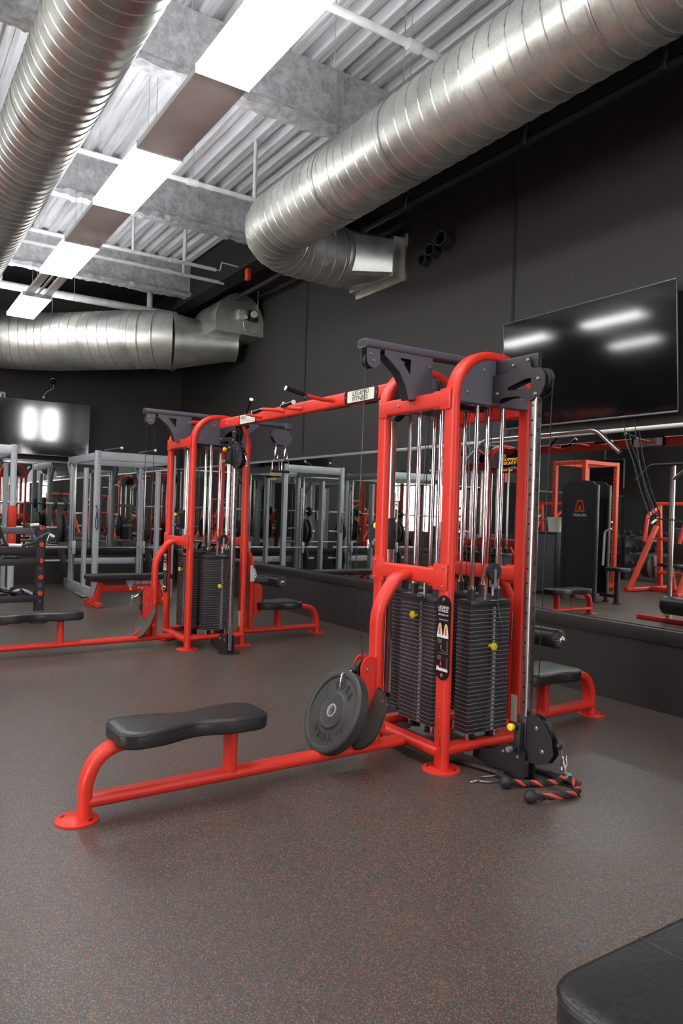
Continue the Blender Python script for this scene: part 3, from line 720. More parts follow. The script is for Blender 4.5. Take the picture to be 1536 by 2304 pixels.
    for x, y in ((-.06, -.27), (.06, -.27), (-.16, .05), (-.16, -.06), (.16, .03), (0, .27), (.07, .1), (-.05, .1)): mb.tube([(x, y, .95), (x*.9, y*.9, 2.0)], .0028, 6)
    mb.build('cable', t)
    mb = MB(); wheel(mb, (.055, -.30, 1.03), Y, .047, .026)
    mb.m(STL)
    for yy in (-.318, -.282): mb.box((.05, yy, .995), (.016, .004, .10))
    mb.cyl((.05, -.30, .90), (.05, -.30, .96), .007, 10); mb.build('floating_pulley', t)
    mb = MB(); wheel(mb, (-.12, .05, 2.05), X, .06, .03); wheel(mb, (.12, -.05, 2.05), X, .06, .03); wheel(mb, (0, -.16, 2.06), Y, .06, .03)
    mb.m(BLK).box((0, 0, 1.955), (.40, .07, .03), bev=.004); mb.box((0, .0, 1.98), (.07, .5, .03), bev=.004); mb.build('pulley_block', t)
    # spec plate on right front post
    mb = MB().m(CRM).box((PX-.0262, -PY+.0, .26), (.0015, .045, .15)); mb.m(STRAP)
    mb.build('spec_plate', t)
    # footplates for the left row bench
    mb = MB().m(FOOTM); xa = V((0, -1, 0)); ya = V((.45, 0, .89)); c = V((-.585, 0, .245))
    o = []
    for i in range(40):
        a = 2*PI*i/40; o.append((.185*math.copysign(abs(math.cos(a))**.75, math.cos(a)), .17*math.copysign(abs(math.sin(a))**.9, math.sin(a))))
    mb.plate(o, c, xa, ya, .008); nrm = xa.cross(ya); mb.m(RUB).tube([c+xa*p[0]+ya*p[1]+nrm*.004 for p in o], .0055, 6, closed=True)
    for px_ in (-.13, .13):
        for q in (-.10, .11): bolt(mb, c+xa*px_+ya*q+nrm*.008, nrm, .008, .003)
    mb.build('foot_rest', t)
    mb = MB().m(RED).plate([(-.72, .10), (-.50, .10), (-.50, .30), (-.56, .24)], (0, .012, 0), X, Z, .02)
    mb.sweep([(-.56, -.16, .222), (-.56, .16, .222)], rrect(.03, .03, .004, 2)); mb.build('foot_rest_bracket', t)
    # rubber stop + snap hook of the low row cable
    mb = MB().m(RUB).ball((-.645, 0, .50), .018, 14); mb.m(CHR).tube([(-.655, 0, .495), (-.675, 0, .485)], .006, 8)
    carabiner(mb, (-.668, 0, .488), (-.9, 0, -.25), .055, .016, side=Z); carabiner(mb, (-.718, 0, .474), (.0, 0, -1), .07, .018, side=Y if not near else X); mb.build('low_cable_end', t)
    return t
near = tower('cable_tower', 'near red cable tower with black weight stacks and a low pulley carriage', TC, .23, True)
far = tower('cable_tower', 'far red cable tower, smaller in view, with its pulley carriage set high on the column', TC+V((0, TD, 0)), 1.82, False)
near['group'] = far['group'] = 'red cable towers'

# instruction placard on the near front post (its own small sign, riveted on)
def placard(parent, x, y, z, full=True):
    h, wd = .44, .105
    o = [(wd/2*math.cos(a), h/2-wd/2+wd/2*math.sin(a)) for a in [i*PI/12 for i in range(13)]]+[(-wd/2*math.cos(a), -h/2+wd/2-wd/2*math.sin(a)) for a in [i*PI/12 for i in range(13)]]
    mb = MB().m(BLKG).plate(o, (x, y, z), (0, -1, 0), Z, .006)
    xo = x-.006; xa = (0, -1, 0)
    bolt(mb, (xo, y, z+h/2-.022), -X, .010, .005); bolt(mb, (xo, y, z-h/2+.025), -X, .010, .005)
    mb.m(WTX).text('LEGEND\nFITNESS', .021, (xo, y, z+.148), xa, Z, sx=1.05, shear=.15)
    mb.text('SEATED ROW', .012, (xo, y, z+.118), xa, Z, sx=1.05)
    mb.text('WORKED MUSCLES', .008, (xo, y, z+.093), xa, Z)
    mb.b2((xo-.0015, y-.044, z+.0), (xo-.0005, y+.044, z+.012))
    for q in (-.024, .024):
        mb.m(CRM).plate([(-.020, -.03), (-.010, .022), (0, .034), (.010, .022), (.020, -.03)], (xo, y+q, z+.042), xa, Z, .0012)
        mb.m(SKIN).plate([(-.016, -.0), (-.006, .022), (.006, .022), (.016, -.0)], (xo-.0012, y+q, z+.045), xa, Z, .0006)
        mb.m(STRAP if q < 0 else DIAG).plate([(-.008, -.026), (-.005, .008), (.005, .008), (.008, -.026)], (xo-.0018, y+q, z+.042), xa, Z, .0006)
    mb.m(DIAG)
    for zz in (z-.045, z-.13):
        for k in range(4): mb.box((xo-.001, y+.022, zz+.035-k*.006), (.001, .034-.003*(k % 2), .002))
        for a, b, c_, d in ((-.040, .03, -.040, -.035), (-.034, .035, -.034, -.035), (.03, -.035, -.045, -.035), (.008, -.02, -.030, -.028), (.01, -.018, .012, .006)):
            mb.tube([(xo-.001, y+a, zz+b), (xo-.001, y+c_, zz+d)], .001, 4)
    mb.m(STRAP).box((xo-.001, y+.011, z-.135), (.001, .008, .02)); mb.m(GRN).box((xo-.001, y+.011, z-.048), (.001, .007, .02))
    mb.m(WTX).b2((xo-.0015, y-.044, z-.172), (xo-.0005, y+.042, z-.158)); mb.b2((xo-.0015, y+.024, z-.157), (xo-.0005, y+.040, z-.150))
    return mb.build('instruction_placard', parent)
placard(near, -PX-.028, -PY-.02, .695)
placard(far, -PX-.028, PY-.02, .695)

# ---------------------------------------------------------------- benches bolted to the towers
def pad_outline(L, w0, w1, wm, n=10):
    """long pad, ends of width w0/w1 and waist wm; x from 0..L"""
    pts = []
    def wd(s):
        a = w0+(w1-w0)*s; return a-(a-wm)*math.sin(PI*min(1, max(0, (s-.12)/.76)))**2*.9 if .12 < s < .88 else a
    r = .075
    top = []
    for i in range(n*2+1):
        s = i/(n*2); x = r+(L-2*r)*s; top.append((x, wd(s)/2))
    c0 = [(r-r*math.cos(a), w0/2-r+r*math.sin(a)) for a in [i*PI/12 for i in range(6)]]
    c1 = [(L-r+r*math.sin(a), w1/2-r+r*math.cos(a)) for a in [i*PI/12 for i in range(1, 7)]]
    up = c0+top+c1
    return [(x, y) for x, y in up]+[(x, -y) for x, y in reversed(up)]
def pad(mb, pts, o, th, xdir=1, crown=.006, seam=True):
    o = V(o); n = len(pts); cx = sum(p[0] for p in pts)/n; cy = 0
    P = lambda k, z: [mb.bm.verts.new(o+V((xdir*(cx+(x-cx)*k+0), y*k, z))) for x, y in pts]
    mb.m(LTH); lv = []
    for ins, z in ((.012, 0), (.003, .004), (0, .012), (0, th-.012), (.003, th-.004), (.010, th), (.05, th+crown*.5)):
        row = []
        for x, y in pts:
            v = V((x-cx, y, 0)); L = v.length or 1; v2 = v*(1-ins/L*1.0); row.append(mb.bm.verts.new(o+V((xdir*(cx+v2.x), v2.y, z))))
        lv.append(row)
    for A, B in zip(lv, lv[1:]):
        for j in range(n): mb._f([A[j], A[(j+1) % n], B[(j+1) % n], B[j]])
    c0 = mb.bm.verts.new(o+V((xdir*cx, 0, th+crown)))
    for j in range(n): mb._f([lv[-1][j], lv[-1][(j+1) % n], c0])
    mb._f(lv[0])
    if seam:
        for z in (th-.010,):
            q = [o+V((xdir*x, y, z)) for x, y in pts]; mb.tube(q, .0025, 6, closed=True)
def bench(label, cy, side, L, x0, off=0., roller=False, rz_=0, roller_lab=None):
    """side -1: bench to the left of the tower, +1: to the right; x measured from tower centre"""
    fx = 2.835+side*(2.055 if side < 0 else 1.365); s = side; th_ = .022 if side < 0 else .045; pv = V((2.835+side*.305, cy, 0)); lc = pv+V(((fx-pv.x)*math.cos(th_), (fx-pv.x)*math.sin(th_), 0))
    t = thing('seat_bench', label, 'bench', lc, 'red framed benches bolted to the cable towers', th_)
    W = lambda x: -s*x            # local x towards the tower
    mb = MB().m(RED).lathe((0, 0, 0), Z, [(0, .088), (.008, .088), (.010, .085), (.010, 0)], 36)
    for a in (2.4, -.8): mb.m(BLKG).box((.065*math.cos(a), .065*math.sin(a), .0104), (.028, .009, .0008), rot=Matrix.Rotation(a+PI/2, 3, 'Z'))
    mb.build('foot_plate', t)
    tx = abs(fx-(2.835+s*PX))
    bend = [(W(.03), 0, .008), (W(.03), 0, .16), (W(.07), 0, .25), (W(.14), 0, .295), (W(.26), 0, .302)]
    MB().m(RED).sweep(fil(bend, .2, 6), OVX, up=Y).build('curved_leg', t, ang=50)
    MB().m(RED).sweep([(W(.03), 0, .077), (W(tx-.03), 0, .082)], OVF).build('base_rail', t)
    px = x0; xs_ = .70 if s < 0 else .52
    mb = MB().m(RED).sweep([(W(xs_), 0, .09), (W(xs_), 0, .285)], OVX, up=Y); mb.build('strut', t)
    mb = MB().m(RED).box((W((px+.08+px+L-.06)/2), 0, .296), (L-.14, .05, .012), bev=.002)
    mb.build('seat_rail', t)
    mb = MB(); pad(mb, pad_outline(L, .30 if s < 0 else .36, .27 if s < 0 else .30, .20 if s < 0 else .30), (W(px), 0, .304), .068, xdir=-s); mb.build('seat_pad', t, ang=50)
    if roller:
        # thigh roller on an arm from the riser, gauge plate
        rx = tx-.62+.0; zz = .585; xx = W(tx-.50)
        mb = MB().m(GUN).box((W(tx-.285), -.02, .62), (.12, .012, .05), rot=Matrix.Rotation(s*.35, 3, 'Y'), bev=.004); mb.build('roller_arm', t)
        mb = MB().m(LTH).lathe((xx, -.18, zz), Y, [(0, .03), (-.004, .05), (.006, .058), (.03, .06), (.40, .06), (.425, .058), (.43, .03)], 30)
        mb.m(GUN)
        for k in range(18):
            a = 2*PI*k/18; mb.tube([(xx+.022*math.cos(a), -.186, zz+.022*math.sin(a)), (xx+.042*math.cos(a), -.187, zz+.042*math.sin(a)), (xx+.055*math.cos(a+.12), -.178, zz+.055*math.sin(a+.12))], .0035, 5)
        mb.m(CHR).lathe((xx, -.184, zz), -Y, [(0, .022), (.008, .022), (.012, .012), (.02, .012), (.03, .009), (.03, 0)], 20)
        mb.build('thigh_roller', t)
        mb = MB().m(GUN).cyl((xx, -.0, zz), (xx, .02, zz), .03, 12); mb.box((W(tx-.39), .0, .60), (.22, .016, .045), bev=.004); mb.build('roller_bracket', t)
        o = [(.0, -.09), (.045, -.085), (.075, -.03), (.06, .03), (.02, .075), (.0, .08)]
        mb = MB().m(WHT).plate([(a if s > 0 else -a, b) for a, b in (o if s > 0 else o[::-1])], (W(tx-.20), -.05, .68), X, Z, .005)
        mb.m(BLKG)
        for a, b in ((.05, -.06), (.06, -.03), (.055, 0), (.045, .025), (.03, .05)): mb.cyl((W(tx-.20)+s*a, -.0545, .68+b), (W(tx-.20)+s*a, -.0565, .68+b), .006, 8)
        mb.build('gauge_plate', t)
    return t
bench('long black padded row bench nearest the viewer with red curved front leg', 3.205, -1, .715, .135)
bench('short black seat with thigh roller right of the near tower by the mirror', 3.205, 1, .50, .32, roller=True)
bench('long black padded row bench at the left edge, left of the far tower', 3.205+TD, -1, .76, .12)
bench('short black seat with thigh roller right of the far tower by the tread panel', 3.205+TD, 1, .50, .30, roller=True)

# ---------------------------------------------------------------- pull-up beam between the towers
bx = 2.835; y0 = 3.55; y1 = 6.49; bz = 2.128
t = thing('pull_up_beam', 'long red beam with pull-up grips joining the two towers', 'pull-up bar', (bx, y0, bz))
MB().m(RED).sweep([(0, 0, 0), (0, y1-y0, 0)], rrect(.055, .095, .018, 4)).build('beam', t)
def sign(yc, L, lines, sidex, big):
    yl = yc-y0; xa = (0, -1, 0) if sidex < 0 else (0, 1, 0); ya = Z
    mb = MB().m(BLKG); h = .094
    o = rrect(L, h, .03 if big else .012, 4); mb.plate(o, (sidex*.0278, yl, 0), xa, ya, .004)
    mb.m(CRM if sidex < 0 else HSG).plate(rrect(L*.80 if big else L*.9, h*.84, .008, 3), (sidex*.0320, yl, 0), xa, ya, .0015)
    mb.m(BLK)
    if big: mb.text('LEGEND\nFITNESS', .044, (sidex*.0338, yl, 0), xa, ya, lift=.0006, sx=1.22, shear=.18)
    else:
        mb.text('SELECT', .036, (sidex*.0338, yl-sidex*(L*.40), .014), xa, ya, lift=.0006, sx=1.1, align='LEFT')
        mb.box((sidex*.0338, yl, -.012), (.0006, L*.84, .002)); mb.box((sidex*.0338, yl+sidex*L*.2, -.027), (.0006, L*.4, .002))
    for q in (-1, 1): bolt(mb, (sidex*.032, yl+q*L*.46, 0), (sidex, 0, 0), .005, .002)
    mb.build('name_plate', t)
sign(4.125, .40, 0, -1, True); sign(4.52, .40, 0, 1, True); sign(5.885, .34, 0, -1, False); sign(6.15, .34, 0, 1, False)
def grip(root, arm, h0, h1):
    mb = MB().m(RED).tube(fil([root, *arm, h0], .12), .014, 12); mb.cyl(V(root)-V((0, 0, 0)), V(root)+V((.0, 0, .0))+V((0.001, 0, 0)), .02, 12)
    o = mb.build('grip_arm', t)
    h0, h1 = V(h0), V(h1); d = (h1-h0).normalized()
    mb = MB().m(CHR).cyl(h0, h0+d*.012, .0165, 16); mb.m(BLKG).cyl(h0+d*.01, h1-d*.006, .0155, 16); mb.m(WHT).cyl(h1-d*.008, h1, .017, 16)
    hh = mb.build('hand_grip', o)
for s in (-1, 1):
    grip((s*.026, 4.47-y0, .0), [(s*.12, 4.48-y0, .0)], (s*.24, 4.50-y0, .018), (s*.40, 4.52-y0, .055))
    grip((s*.026, 5.62-y0, -.01), [(s*.10, 5.66-y0, .0)], (s*.13, 5.70-y0, .015), (s*.155, 5.56-y0, .12))
    grip((s*.026, 4.92-y0, -.01), [(s*.09, 5.06-y0, .0)], (s*.11, 5.10-y0, .02), (s*.14, 4.86-y0, .022))
    grip((s*.026, 5.22-y0, .0), [(s*.12, 5.28-y0, .01)], (s*.15, 5.35-y0, .015), (s*.17, 5.50-y0, .0))
# ================================================================== LOOSE THINGS AT THE NEAR TOWER
def arctext(mb, txt, c, n, u, r, a0, size, step, flip=False):
    n = V(n).normalized(); u = V(u); u = (u-n*u.dot(n)).normalized(); rt = u.cross(n)   # rt = right as seen from the front
    for i, ch in enumerate(txt):
        a = a0+(i-(len(txt)-1)/2)*step*(-1 if flip else 1)
        rad = rt*math.sin(a)+u*math.cos(a); tan = rt*math.cos(a)-u*math.sin(a)
        if flip: mb.text(ch, size, V(c)+rad*r, -tan, -rad, lift=.0015)
        else: mb.text(ch, size, V(c)+rad*r, tan, rad, lift=.0015)
pn = V((-.92, -.02, .43)).normalized(); pc = V((2.05, 3.2, .303))
t = thing('bumper_plate', 'thick black rubber weight plate leaning on the near bench rail', 'weight plate', pc)
mb = MB().m(RUBP).lathe((0, 0, 0), pn, [(-.068, .026), (-.068, .19), (-.064, .215), (-.056, .222), (-.008, .222), (-.001, .214), (0, .205), (0, .190), (-.002, .186), (-.013, .180), (-.0125, .172), (-.0125, .100), (-.004, .090), (-.0055, .084), (-.0055, .036)], 64)
mb.build('rubber_disc', t, ang=28)
mb = MB().m(STL).lathe((0, 0, 0), pn, [(-.006, .036), (-.003, .035), (-.003, .027), (-.006, .0255), (-.068, .0255), (-.068, .027)], 40); mb.build('steel_bushing', t)
mb = MB().m(RUB); cc = -pn*.0100; up_ = V((.45, -.16, .89))
for f in (.0,): 
    arctext(mb, 'YORK', cc, pn, up_, .135, .05, .056, .36); arctext(mb, 'YORK', cc, pn, up_, .135, PI-.05, .056, .36)
    arctext(mb, '45', cc, pn, up_, .140, -1.15, .034, .2); arctext(mb, 'LB', cc, pn, up_, .112, -1.30, .026, .22)
    arctext(mb, '45', cc, pn, up_, .140, 2.02, .034, .2); arctext(mb, 'LB', cc, pn, up_, .140, 1.62, .026, .17)
mb.build('raised_lettering', t)
# rope
def twist(mb, P, R_, r, turns, mats):
    P = [V(p) for p in P]
    for k, mt in enumerate(mats):
        pts = []; n = len(P)*1
        for i in range(n):
            t_ = (P[min(i+1, n-1)]-P[max(i-1, 0)]); d, sd, u = orth(t_, (0, 0, 1)); a = 2*PI*(turns*i/(n-1)+k/len(mats))
            pts.append(P[i]+sd*R_*math.cos(a)+u*R_*math.sin(a))
        mb.m(mt).tube(pts, r, 8)
def curve(P, n):
    P = [V(p) for p in P]; out = []
    for i in range(n+1):
        t_ = i/n*(len(P)-1); k = min(int(t_), len(P)-2); f = t_-k
        a, b, c, d = P[max(k-1, 0)], P[k], P[k+1], P[min(k+2, len(P)-1)]
        out.append(.5*((2*b)+(c-a)*f+(2*a-5*b+4*c-d)*f*f+(3*b-a-3*c+d)*f**3))
    return out
t = thing('tricep_rope', 'red and black twisted rope with two black ball ends on the floor', 'cable attachment', (2.955, 2.43, 0))
o0 = V((2.955, 2.43, 0)); L_ = lambda *p: V(p)-o0
for P, nm in (((( 2.953, 2.425, .055), (2.90, 2.46, .022), (2.79, 2.51, .019), (2.69, 2.55, .028)), 0), (((2.955, 2.41, .05), (2.94, 2.34, .022), (2.83, 2.315, .019), (2.655, 2.36, .028)), 1)):
    mb = MB(); twist(mb, curve([L_(*p) for p in P], 90), .0085, .0088, 4.2, [ROPB, ROPB, STRAP]); mb.build('rope_strand', t, ang=60)
    e = L_(*P[-1]); MB().m(RUB).ball(e+V((-.018, .006, .004)), .032, 24).build('ball_end', t, ang=60)
mb = MB().m(STL).cyl(L_(2.955, 2.435, .045), L_(2.957, 2.405, .058), .019, 14); mb.box(L_(2.957, 2.43, .085), (.022, .008, .045), bev=.003); mb.build('steel_eye', t)
mb = MB(); carabiner(mb, L_(2.953, 2.432, .155), (.02, 0, -1), .07, .014, side=Y); mb.m(CHR).cyl(L_(2.86, 2.37, .17), L_(2.90, 2.40, .155), .005, 8); mb.cyl(L_(2.90, 2.40, .155), L_(2.953, 2.432, .15), .004, 8); mb.build('snap_hook', t)
t = thing('straight_bar', 'black straight bar with a copper end cap lying by the rope', 'cable attachment', (2.97, 2.62, 0))
mb = MB().m(BLK).cyl((-.03, .28, .0145), (.02, -.08, .0145), .014, 14); mb.build('bar', t); MB().m(RUB).cyl((.012, -.05, .0175), (.034, -.225, .0175), .0175, 16).build('grip_sleeve', t)
MB().m(COPP).cyl((.034, -.225, .0175), (.0350, -.236, .0175), .0175, 16).build('end_cap', t)
t = thing('straight_bar', 'dull grey bar lying on the floor under the near tower', 'cable attachment', (2.70, 2.86, 0))
MB().m(TRIMB).cyl((-.04, .22, .016), (.075, -.19, .016), .016, 14).build('bar', t)
t = thing('stirrup_handle', 'dark steel stirrup handle lying on the floor left of the rope', 'cable attachment', (2.68, 2.66, 0))
mb = MB().m(BOLT).tube(fil([(.07, .03, .008), (-.025, .055, .008), (-.075, .018, .008), (-.035, -.02, .008), (.06, -.045, .008)], .015, 4), .0048, 8); mb.build('frame', t)
MB().m(RUB).cyl((.07, .035, .016), (.06, -.05, .016), .016, 14).build('grip', t)
mb = MB(); carabiner(mb, (-.07, .018, .008), (-1, .25, 0), .05, .012, side=Y); mb.build('snap_hook', t)
# bar hanging from near right arm
t = thing('lat_bar', 'bent grey pulldown bar hanging from the right arm of the near tower', 'cable attachment', (3.50, 3.20, 1.86))
mb = MB().m(CHRD).tube(fil([(0, .62, -.15), (0, .44, -.015), (0, -.46, -.015), (0, -.62, -.15)], .10, 6), .0135, 12); mb.build('bar', t)
mb = MB(); carabiner(mb, (-.07, 0, .19), (.1, 0, -1), .08, .02, side=Y); mb.m(CHR).lathe((0, 0, -.015), Y, [(-.03, .018), (.03, .018)], 12); carabiner(mb, (-.05, 0, .12), (.38, 0, -1), .13, .016, side=X); mb.build('snap_hook', t)
tag(MB().m(CAB).tube([(3.43, 3.2, 2.09), (3.43, 3.2, 2.045)], .004, 6).build('pull_cable'), 'short black cable above the hanging pulldown bar', 'cable')
for k, (x, y) in enumerate(((3.585, 6.81), (3.70, 6.815))):
    t = thing('stirrup_handle', 'steel stirrup handle on the far tower right arm, '+['left one of the pair', 'right one of the pair'][k], 'cable attachment', (x, y, 1.72), 'stirrup handles on the far tower')
    mb = MB().m(CHR).tube([(-.045, 0, .01), (-.04, 0, .12), (-.012, 0, .145), (.012, 0, .145), (.04, 0, .12), (.045, 0, .01)], .0055, 8); mb.build('frame', t)
    MB().m(RUB).cyl((-.048, 0, .015), (.048, 0, .015), .016, 14).build('grip', t)
    mb = MB(); carabiner(mb, (0, 0, .265), (0, 0, -1), .13, .032, r=.006); mb.m(CHR).cyl((0, 0, .26), (0, 0, .36), .006, 8); mb.build('snap_hook', t)

# bench pad in the foreground
t = thing('weight_bench', 'black padded bench with stitched seam cut off at the bottom right corner', 'bench', (1.55, .78, 0))
o = []
for cx, cy, a0 in ((.45, .08, 0), (-.375, .08, PI/2), (-.375, -.08, PI), (.45, -.08, 1.5*PI)):
    for i in range(9):
        a = a0+i*PI/16; o.append((cx+.085*math.cos(a), cy+.085*math.sin(a)))
mb = MB(); pad(mb, o, (0, 0, .375), .075, crown=.006); mb.m(LTH).tube([(-.155, -.162, .452), (-.155, 0, .457), (-.155, .162, .452)], .0022, 6); mb.build('seat_pad', t, ang=50)
mb = MB().m(RED).sweep([(-.36, 0, .35), (.5, 0, .35)], rrect(.06, .05, .01, 3)); mb.build('seat_rail', t)
for x in (-.28, .42):
    mb = MB().m(RED).sweep([(x, 0, .01), (x, 0, .335)], rrect(.05, .07, .02, 3), up=Y); mb.build('leg', t); MB().m(RED).box((x, 0, .012), (.07, .42, .024), bev=.006).build('foot_bar', t)

# ================================================================== TELEVISIONS AND WALL FITTINGS
def tv(lab, c, wd, ht, ax, tilt, rz=0):
    """c = centre of the screen; screen faces -X (ax='x') or -Y (ax='y')"""
    t = thing('television', lab, 'television', c)
    Rm = Matrix.Rotation(-tilt, 3, 'Y') if ax == 'x' else Matrix.Rotation(tilt, 3, 'X')
    if rz: Rm = Matrix.Rotation(rz, 3, 'Z') @ Rm
    def B(mb, cc, d, bev=0.): mb.box(Rm @ V(cc), d, rot=Rm, bev=bev)
    if ax == 'x':
        mb = MB().m(SCR); B(mb, (-.001, 0, 0), (.004, wd-.012, ht-.012)); mb.build('screen', t)
        mb = MB().m(BEZ)
        for s in (-1, 1): B(mb, (.002, s*(wd/2-.003), 0), (.012, .006, ht), .001); B(mb, (.002, 0, s*(ht/2-.003-(.004 if s < 0 else 0))), (.012, wd, .006 if s > 0 else .014), .001)
        mb.build('bezel', t)
        mb = MB().m(BLK); B(mb, (.022, 0, 0), (.04, wd*.98, ht*.98), .01); mb.build('back_shell', t)
        MB().m(BLK).b2((.03, -.225, -.15), (WX-c[0]-.002, .225, .15)).build('wall_bracket', t)
    else:
        mb = MB().m(SCR); B(mb, (0, -.001, 0), (wd-.012, .004, ht-.012)); mb.build('screen', t)
        mb = MB().m(BEZ)
        for s in (-1, 1): B(mb, (s*(wd/2-.003), .002, 0), (.006, .012, ht), .001); B(mb, (0, .002, s*(ht/2-.003)), (wd, .012, .006 if s > 0 else .014), .001)
        mb.build('bezel', t)
        mb = MB().m(BLK); B(mb, (0, .022, 0), (wd*.98, .04, ht*.98), .01); mb.build('back_shell', t)
        MB().m(BLK).b2((-.225, .03, -.15), (.225, BY-c[1]-.002, .15)).build('wall_bracket', t)
tv('large black television on the right wall above the mirror', (4.615, 3.775, 2.54), 1.62, .91, 'x', .07)
tv('black television on the end wall at the left edge', (2.29, 12.56, 2.53), 1.60, .87, 'y', .045, -.064)
def stick(name, lab, yl, zt, s):
    mb = MB().m(ORT).text('NO\nDROPPING\nWEIGHTS', s, (WX-.009, yl, zt), (0, -1, 0), Z, align='LEFT', sx=1.15); mb.text('Thank You', s*.85, (WX-.009, yl-.01, zt-s*2.35), (0, -1, 0), Z, align='LEFT')
    tag(mb.build(name), lab, 'sticker')
stick('warning_sticker', 'yellow warning lettering on the mirror behind the near tower', 4.71, 1.835, .038)
stick('warning_sticker', 'small orange lettering on the mirror under the far stirrup handles', 9.12, 1.85, .042)
for k, P in enumerate((((4.70, 3.44, 2.09), (4.70, 3.42, 1.99), (4.695, 3.40, 1.90), (4.695, 3.335, 1.75), (4.695, 3.27, 1.55), (4.70, 3.19, 1.36)), ((4.70, 3.34, 2.09), (4.70, 3.33, 1.96), (4.695, 3.30, 1.80), (4.695, 3.24, 1.60), (4.70, 3.14, 1.37)))):
    tag(MB().m(CAB).tube(curve(P, 40), .0042, 6).build('hanging_cord'), ['left one of two thin cords dangling below the right television', 'right one of two thin cords dangling below the right television'][k], 'cord', 'cords below the right television')
tag(MB().m(CAB).tube(curve(((4.70, 3.21, 1.355), (4.695, 3.10, 1.35), (4.695, 3.0, 1.345), (4.695, 2.9, 1.33), (4.695, 2.8, 1.37), (4.70, 2.6, 1.5)), 40), .0045, 6).build('hanging_cord'), 'sagging cord running right from the two dangling cords', 'cord')
t = thing('security_camera', 'small dark camera with a pale dangling lead above the left television', 'camera', (2.52, BY, 3.31))
MB().m(BLKG).ball((0, -.05, 0), .045, 16).build('camera_dome', t); MB().m(WHT).cyl((0, 0, .02), (0, -.04, .02), .04, 14).build('camera_base', t)
mb = MB().m(WHT).tube(curve(((0, -.02, -.02), (.02, -.02, -.09), (-.05, -.02, -.15), (-.10, -.02, -.19), (-.125, -.02, -.25)), 24), .005, 6); mb.ball((-.13, -.02, -.265), .02, 10); mb.build('lead', t)
t = thing('wall_outlet', 'small grey wall plate above the left corner of the left television', 'outlet', (1.78, BY, 3.0)); MB().m(GREY).box((0, -.006, 0), (.09, .012, .13), bev=.003).build('cover_plate', t); MB().m(BLK).box((0, -.013, 0), (.03, .003, .05)).build('socket', t)

# ================================================================== SMITH MACHINES
def hooks(mb, x, y, z0, z1, d=1):
    z = z0
    while z < z1: mb.m(STL).tube([(x, y+.03, z), (x, y-.035, z), (x, y-.05, z+.02)], .007, 5); z += .11
def smith(lab, x0, y0, bz_, strap):
    W = 1.08; D = 1.75
    t = thing('smith_machine', lab, 'weight machine', (x0+W/2, y0+D/2, 0), 'silver smith machines')
    o = V((W/2, D/2, 0)); q = lambda x, y, z: V((x, y, z))-o
    for x in (0, W):
        mb = MB().m(GREY).sweep([q(x, 0, 0), q(x, 0, 2.08)], rrect(.075, .075, .006, 2), up=Y)
        for z in (.1, .3, 1.9, 2.0, 2.05): bolt(mb, q(x, -.038, z), (0, -1, 0), .008, .005)
        mb.build('front_post', t)
        MB().m(GREY).sweep([q(x, D-.28, .02), q(x, D-.28, 1.98)], rrect(.06, .075, .006, 2), up=Y).build('rear_post', t)
        mb = MB().m(GREY).sweep([q(x-.0, .62, .1), q(x, .62, 1.86)], rrect(.05, .11, .006, 2), up=Y); mb.build('counterweight_tube', t)
        MB().m(CHR).cyl(q(x, D-.50, .1), q(x, D-.50, 1.95), .014, 12).build('guide_rod', t)
        mb = MB().m(GREY).sweep([q(x, D-.40, .1), q(x, D-.40, 1.75)], rrect(.035, .05, .004, 2), up=Y); hooks(mb, x-W/2, D-.40-.025-D/2, .25, 1.7, 1); mb.build('catch_rail', t)
        mb = MB().m(GREY).sweep([q(x, 0, 2.0), q(x, D-.1, 2.0)], rrect(.06, .11, .006, 2)); mb.build('top_rail', t)
        mb = MB().m(GREY).box(q(x, D/2, .075), (.05, D, .15), bev=.006)
        for k in range(5): bolt(mb, q(x-.025, .1+k*.38, .12), (-1, 0, 0), .008, .005)
        mb.build('base_rail', t)
        MB().m(GREY).sweep([q(x, D-.28, 1.70), q(x, D-.02, 1.98)], rrect(.05, .05, .006, 2)).build('brace', t)
        MB().m(STL).box(q(x+(-.08 if x == 0 else .08), .45, .03), (.05, .5, .02), bev=.004).build('floor_plate', t)
    for y in (0, D-.28):
        mb = MB().m(GREY).sweep([q(0, y, 2.01), q(W, y, 2.01)], rrect(.06, .12, .006, 2)); mb.build('crossbeam', t)
    MB().m(GREY).sweep([q(0, D-.1, .42), q(W, D-.1, .42)], rrect(.05, .10, .006, 2)).build('lower_crossbeam', t)
    for s in (.30, .78):
        mb = MB().m(BLK).tube([q(s-.20, .03, 2.085), q(s, -.10, 2.13), q(s+.14, .06, 2.075)], .018, 8)
        mb.m(WHT).ball(q(s, -.10, 2.13), .022, 8); mb.build('pull_up_grip', t)
    mb = MB().m(CHR).cyl(q(-.42, D-.50, bz_), q(W+.42, D-.50, bz_), .014, 14); mb.m(STL).cyl(q(-.42, D-.50, bz_), q(-.10, D-.50, bz_), .024, 14); mb.cyl(q(W+.10, D-.50, bz_), q(W+.42, D-.50, bz_), .024, 14); mb.build('barbell', t)
    for x in (0, W): MB().m(GREY).box(q(x, D-.50, bz_), (.05, .06, .20), bev=.006).build('bar_carriage', t)
    for x, s in ((0, -1), (W, 1)):
        for z in (.44, .95, 1.32): MB().m(STL).cyl(q(x, D-.28, z), q(x+s*.38, D-.28, z), .022, 12).build('storage_peg', t)
    if strap:
        mb = MB().m(BLK).tube(curve([q(-.02, -.045, 1.32), q(.0, -.055, 1.24), q(.015, -.05, 1.05), q(.0, -.05, .98), q(-.02, -.05, 1.06), q(-.005, -.055, 1.22)], 30), .006, 6); mb.build('hook_strap', t)
    return t
PD = {}
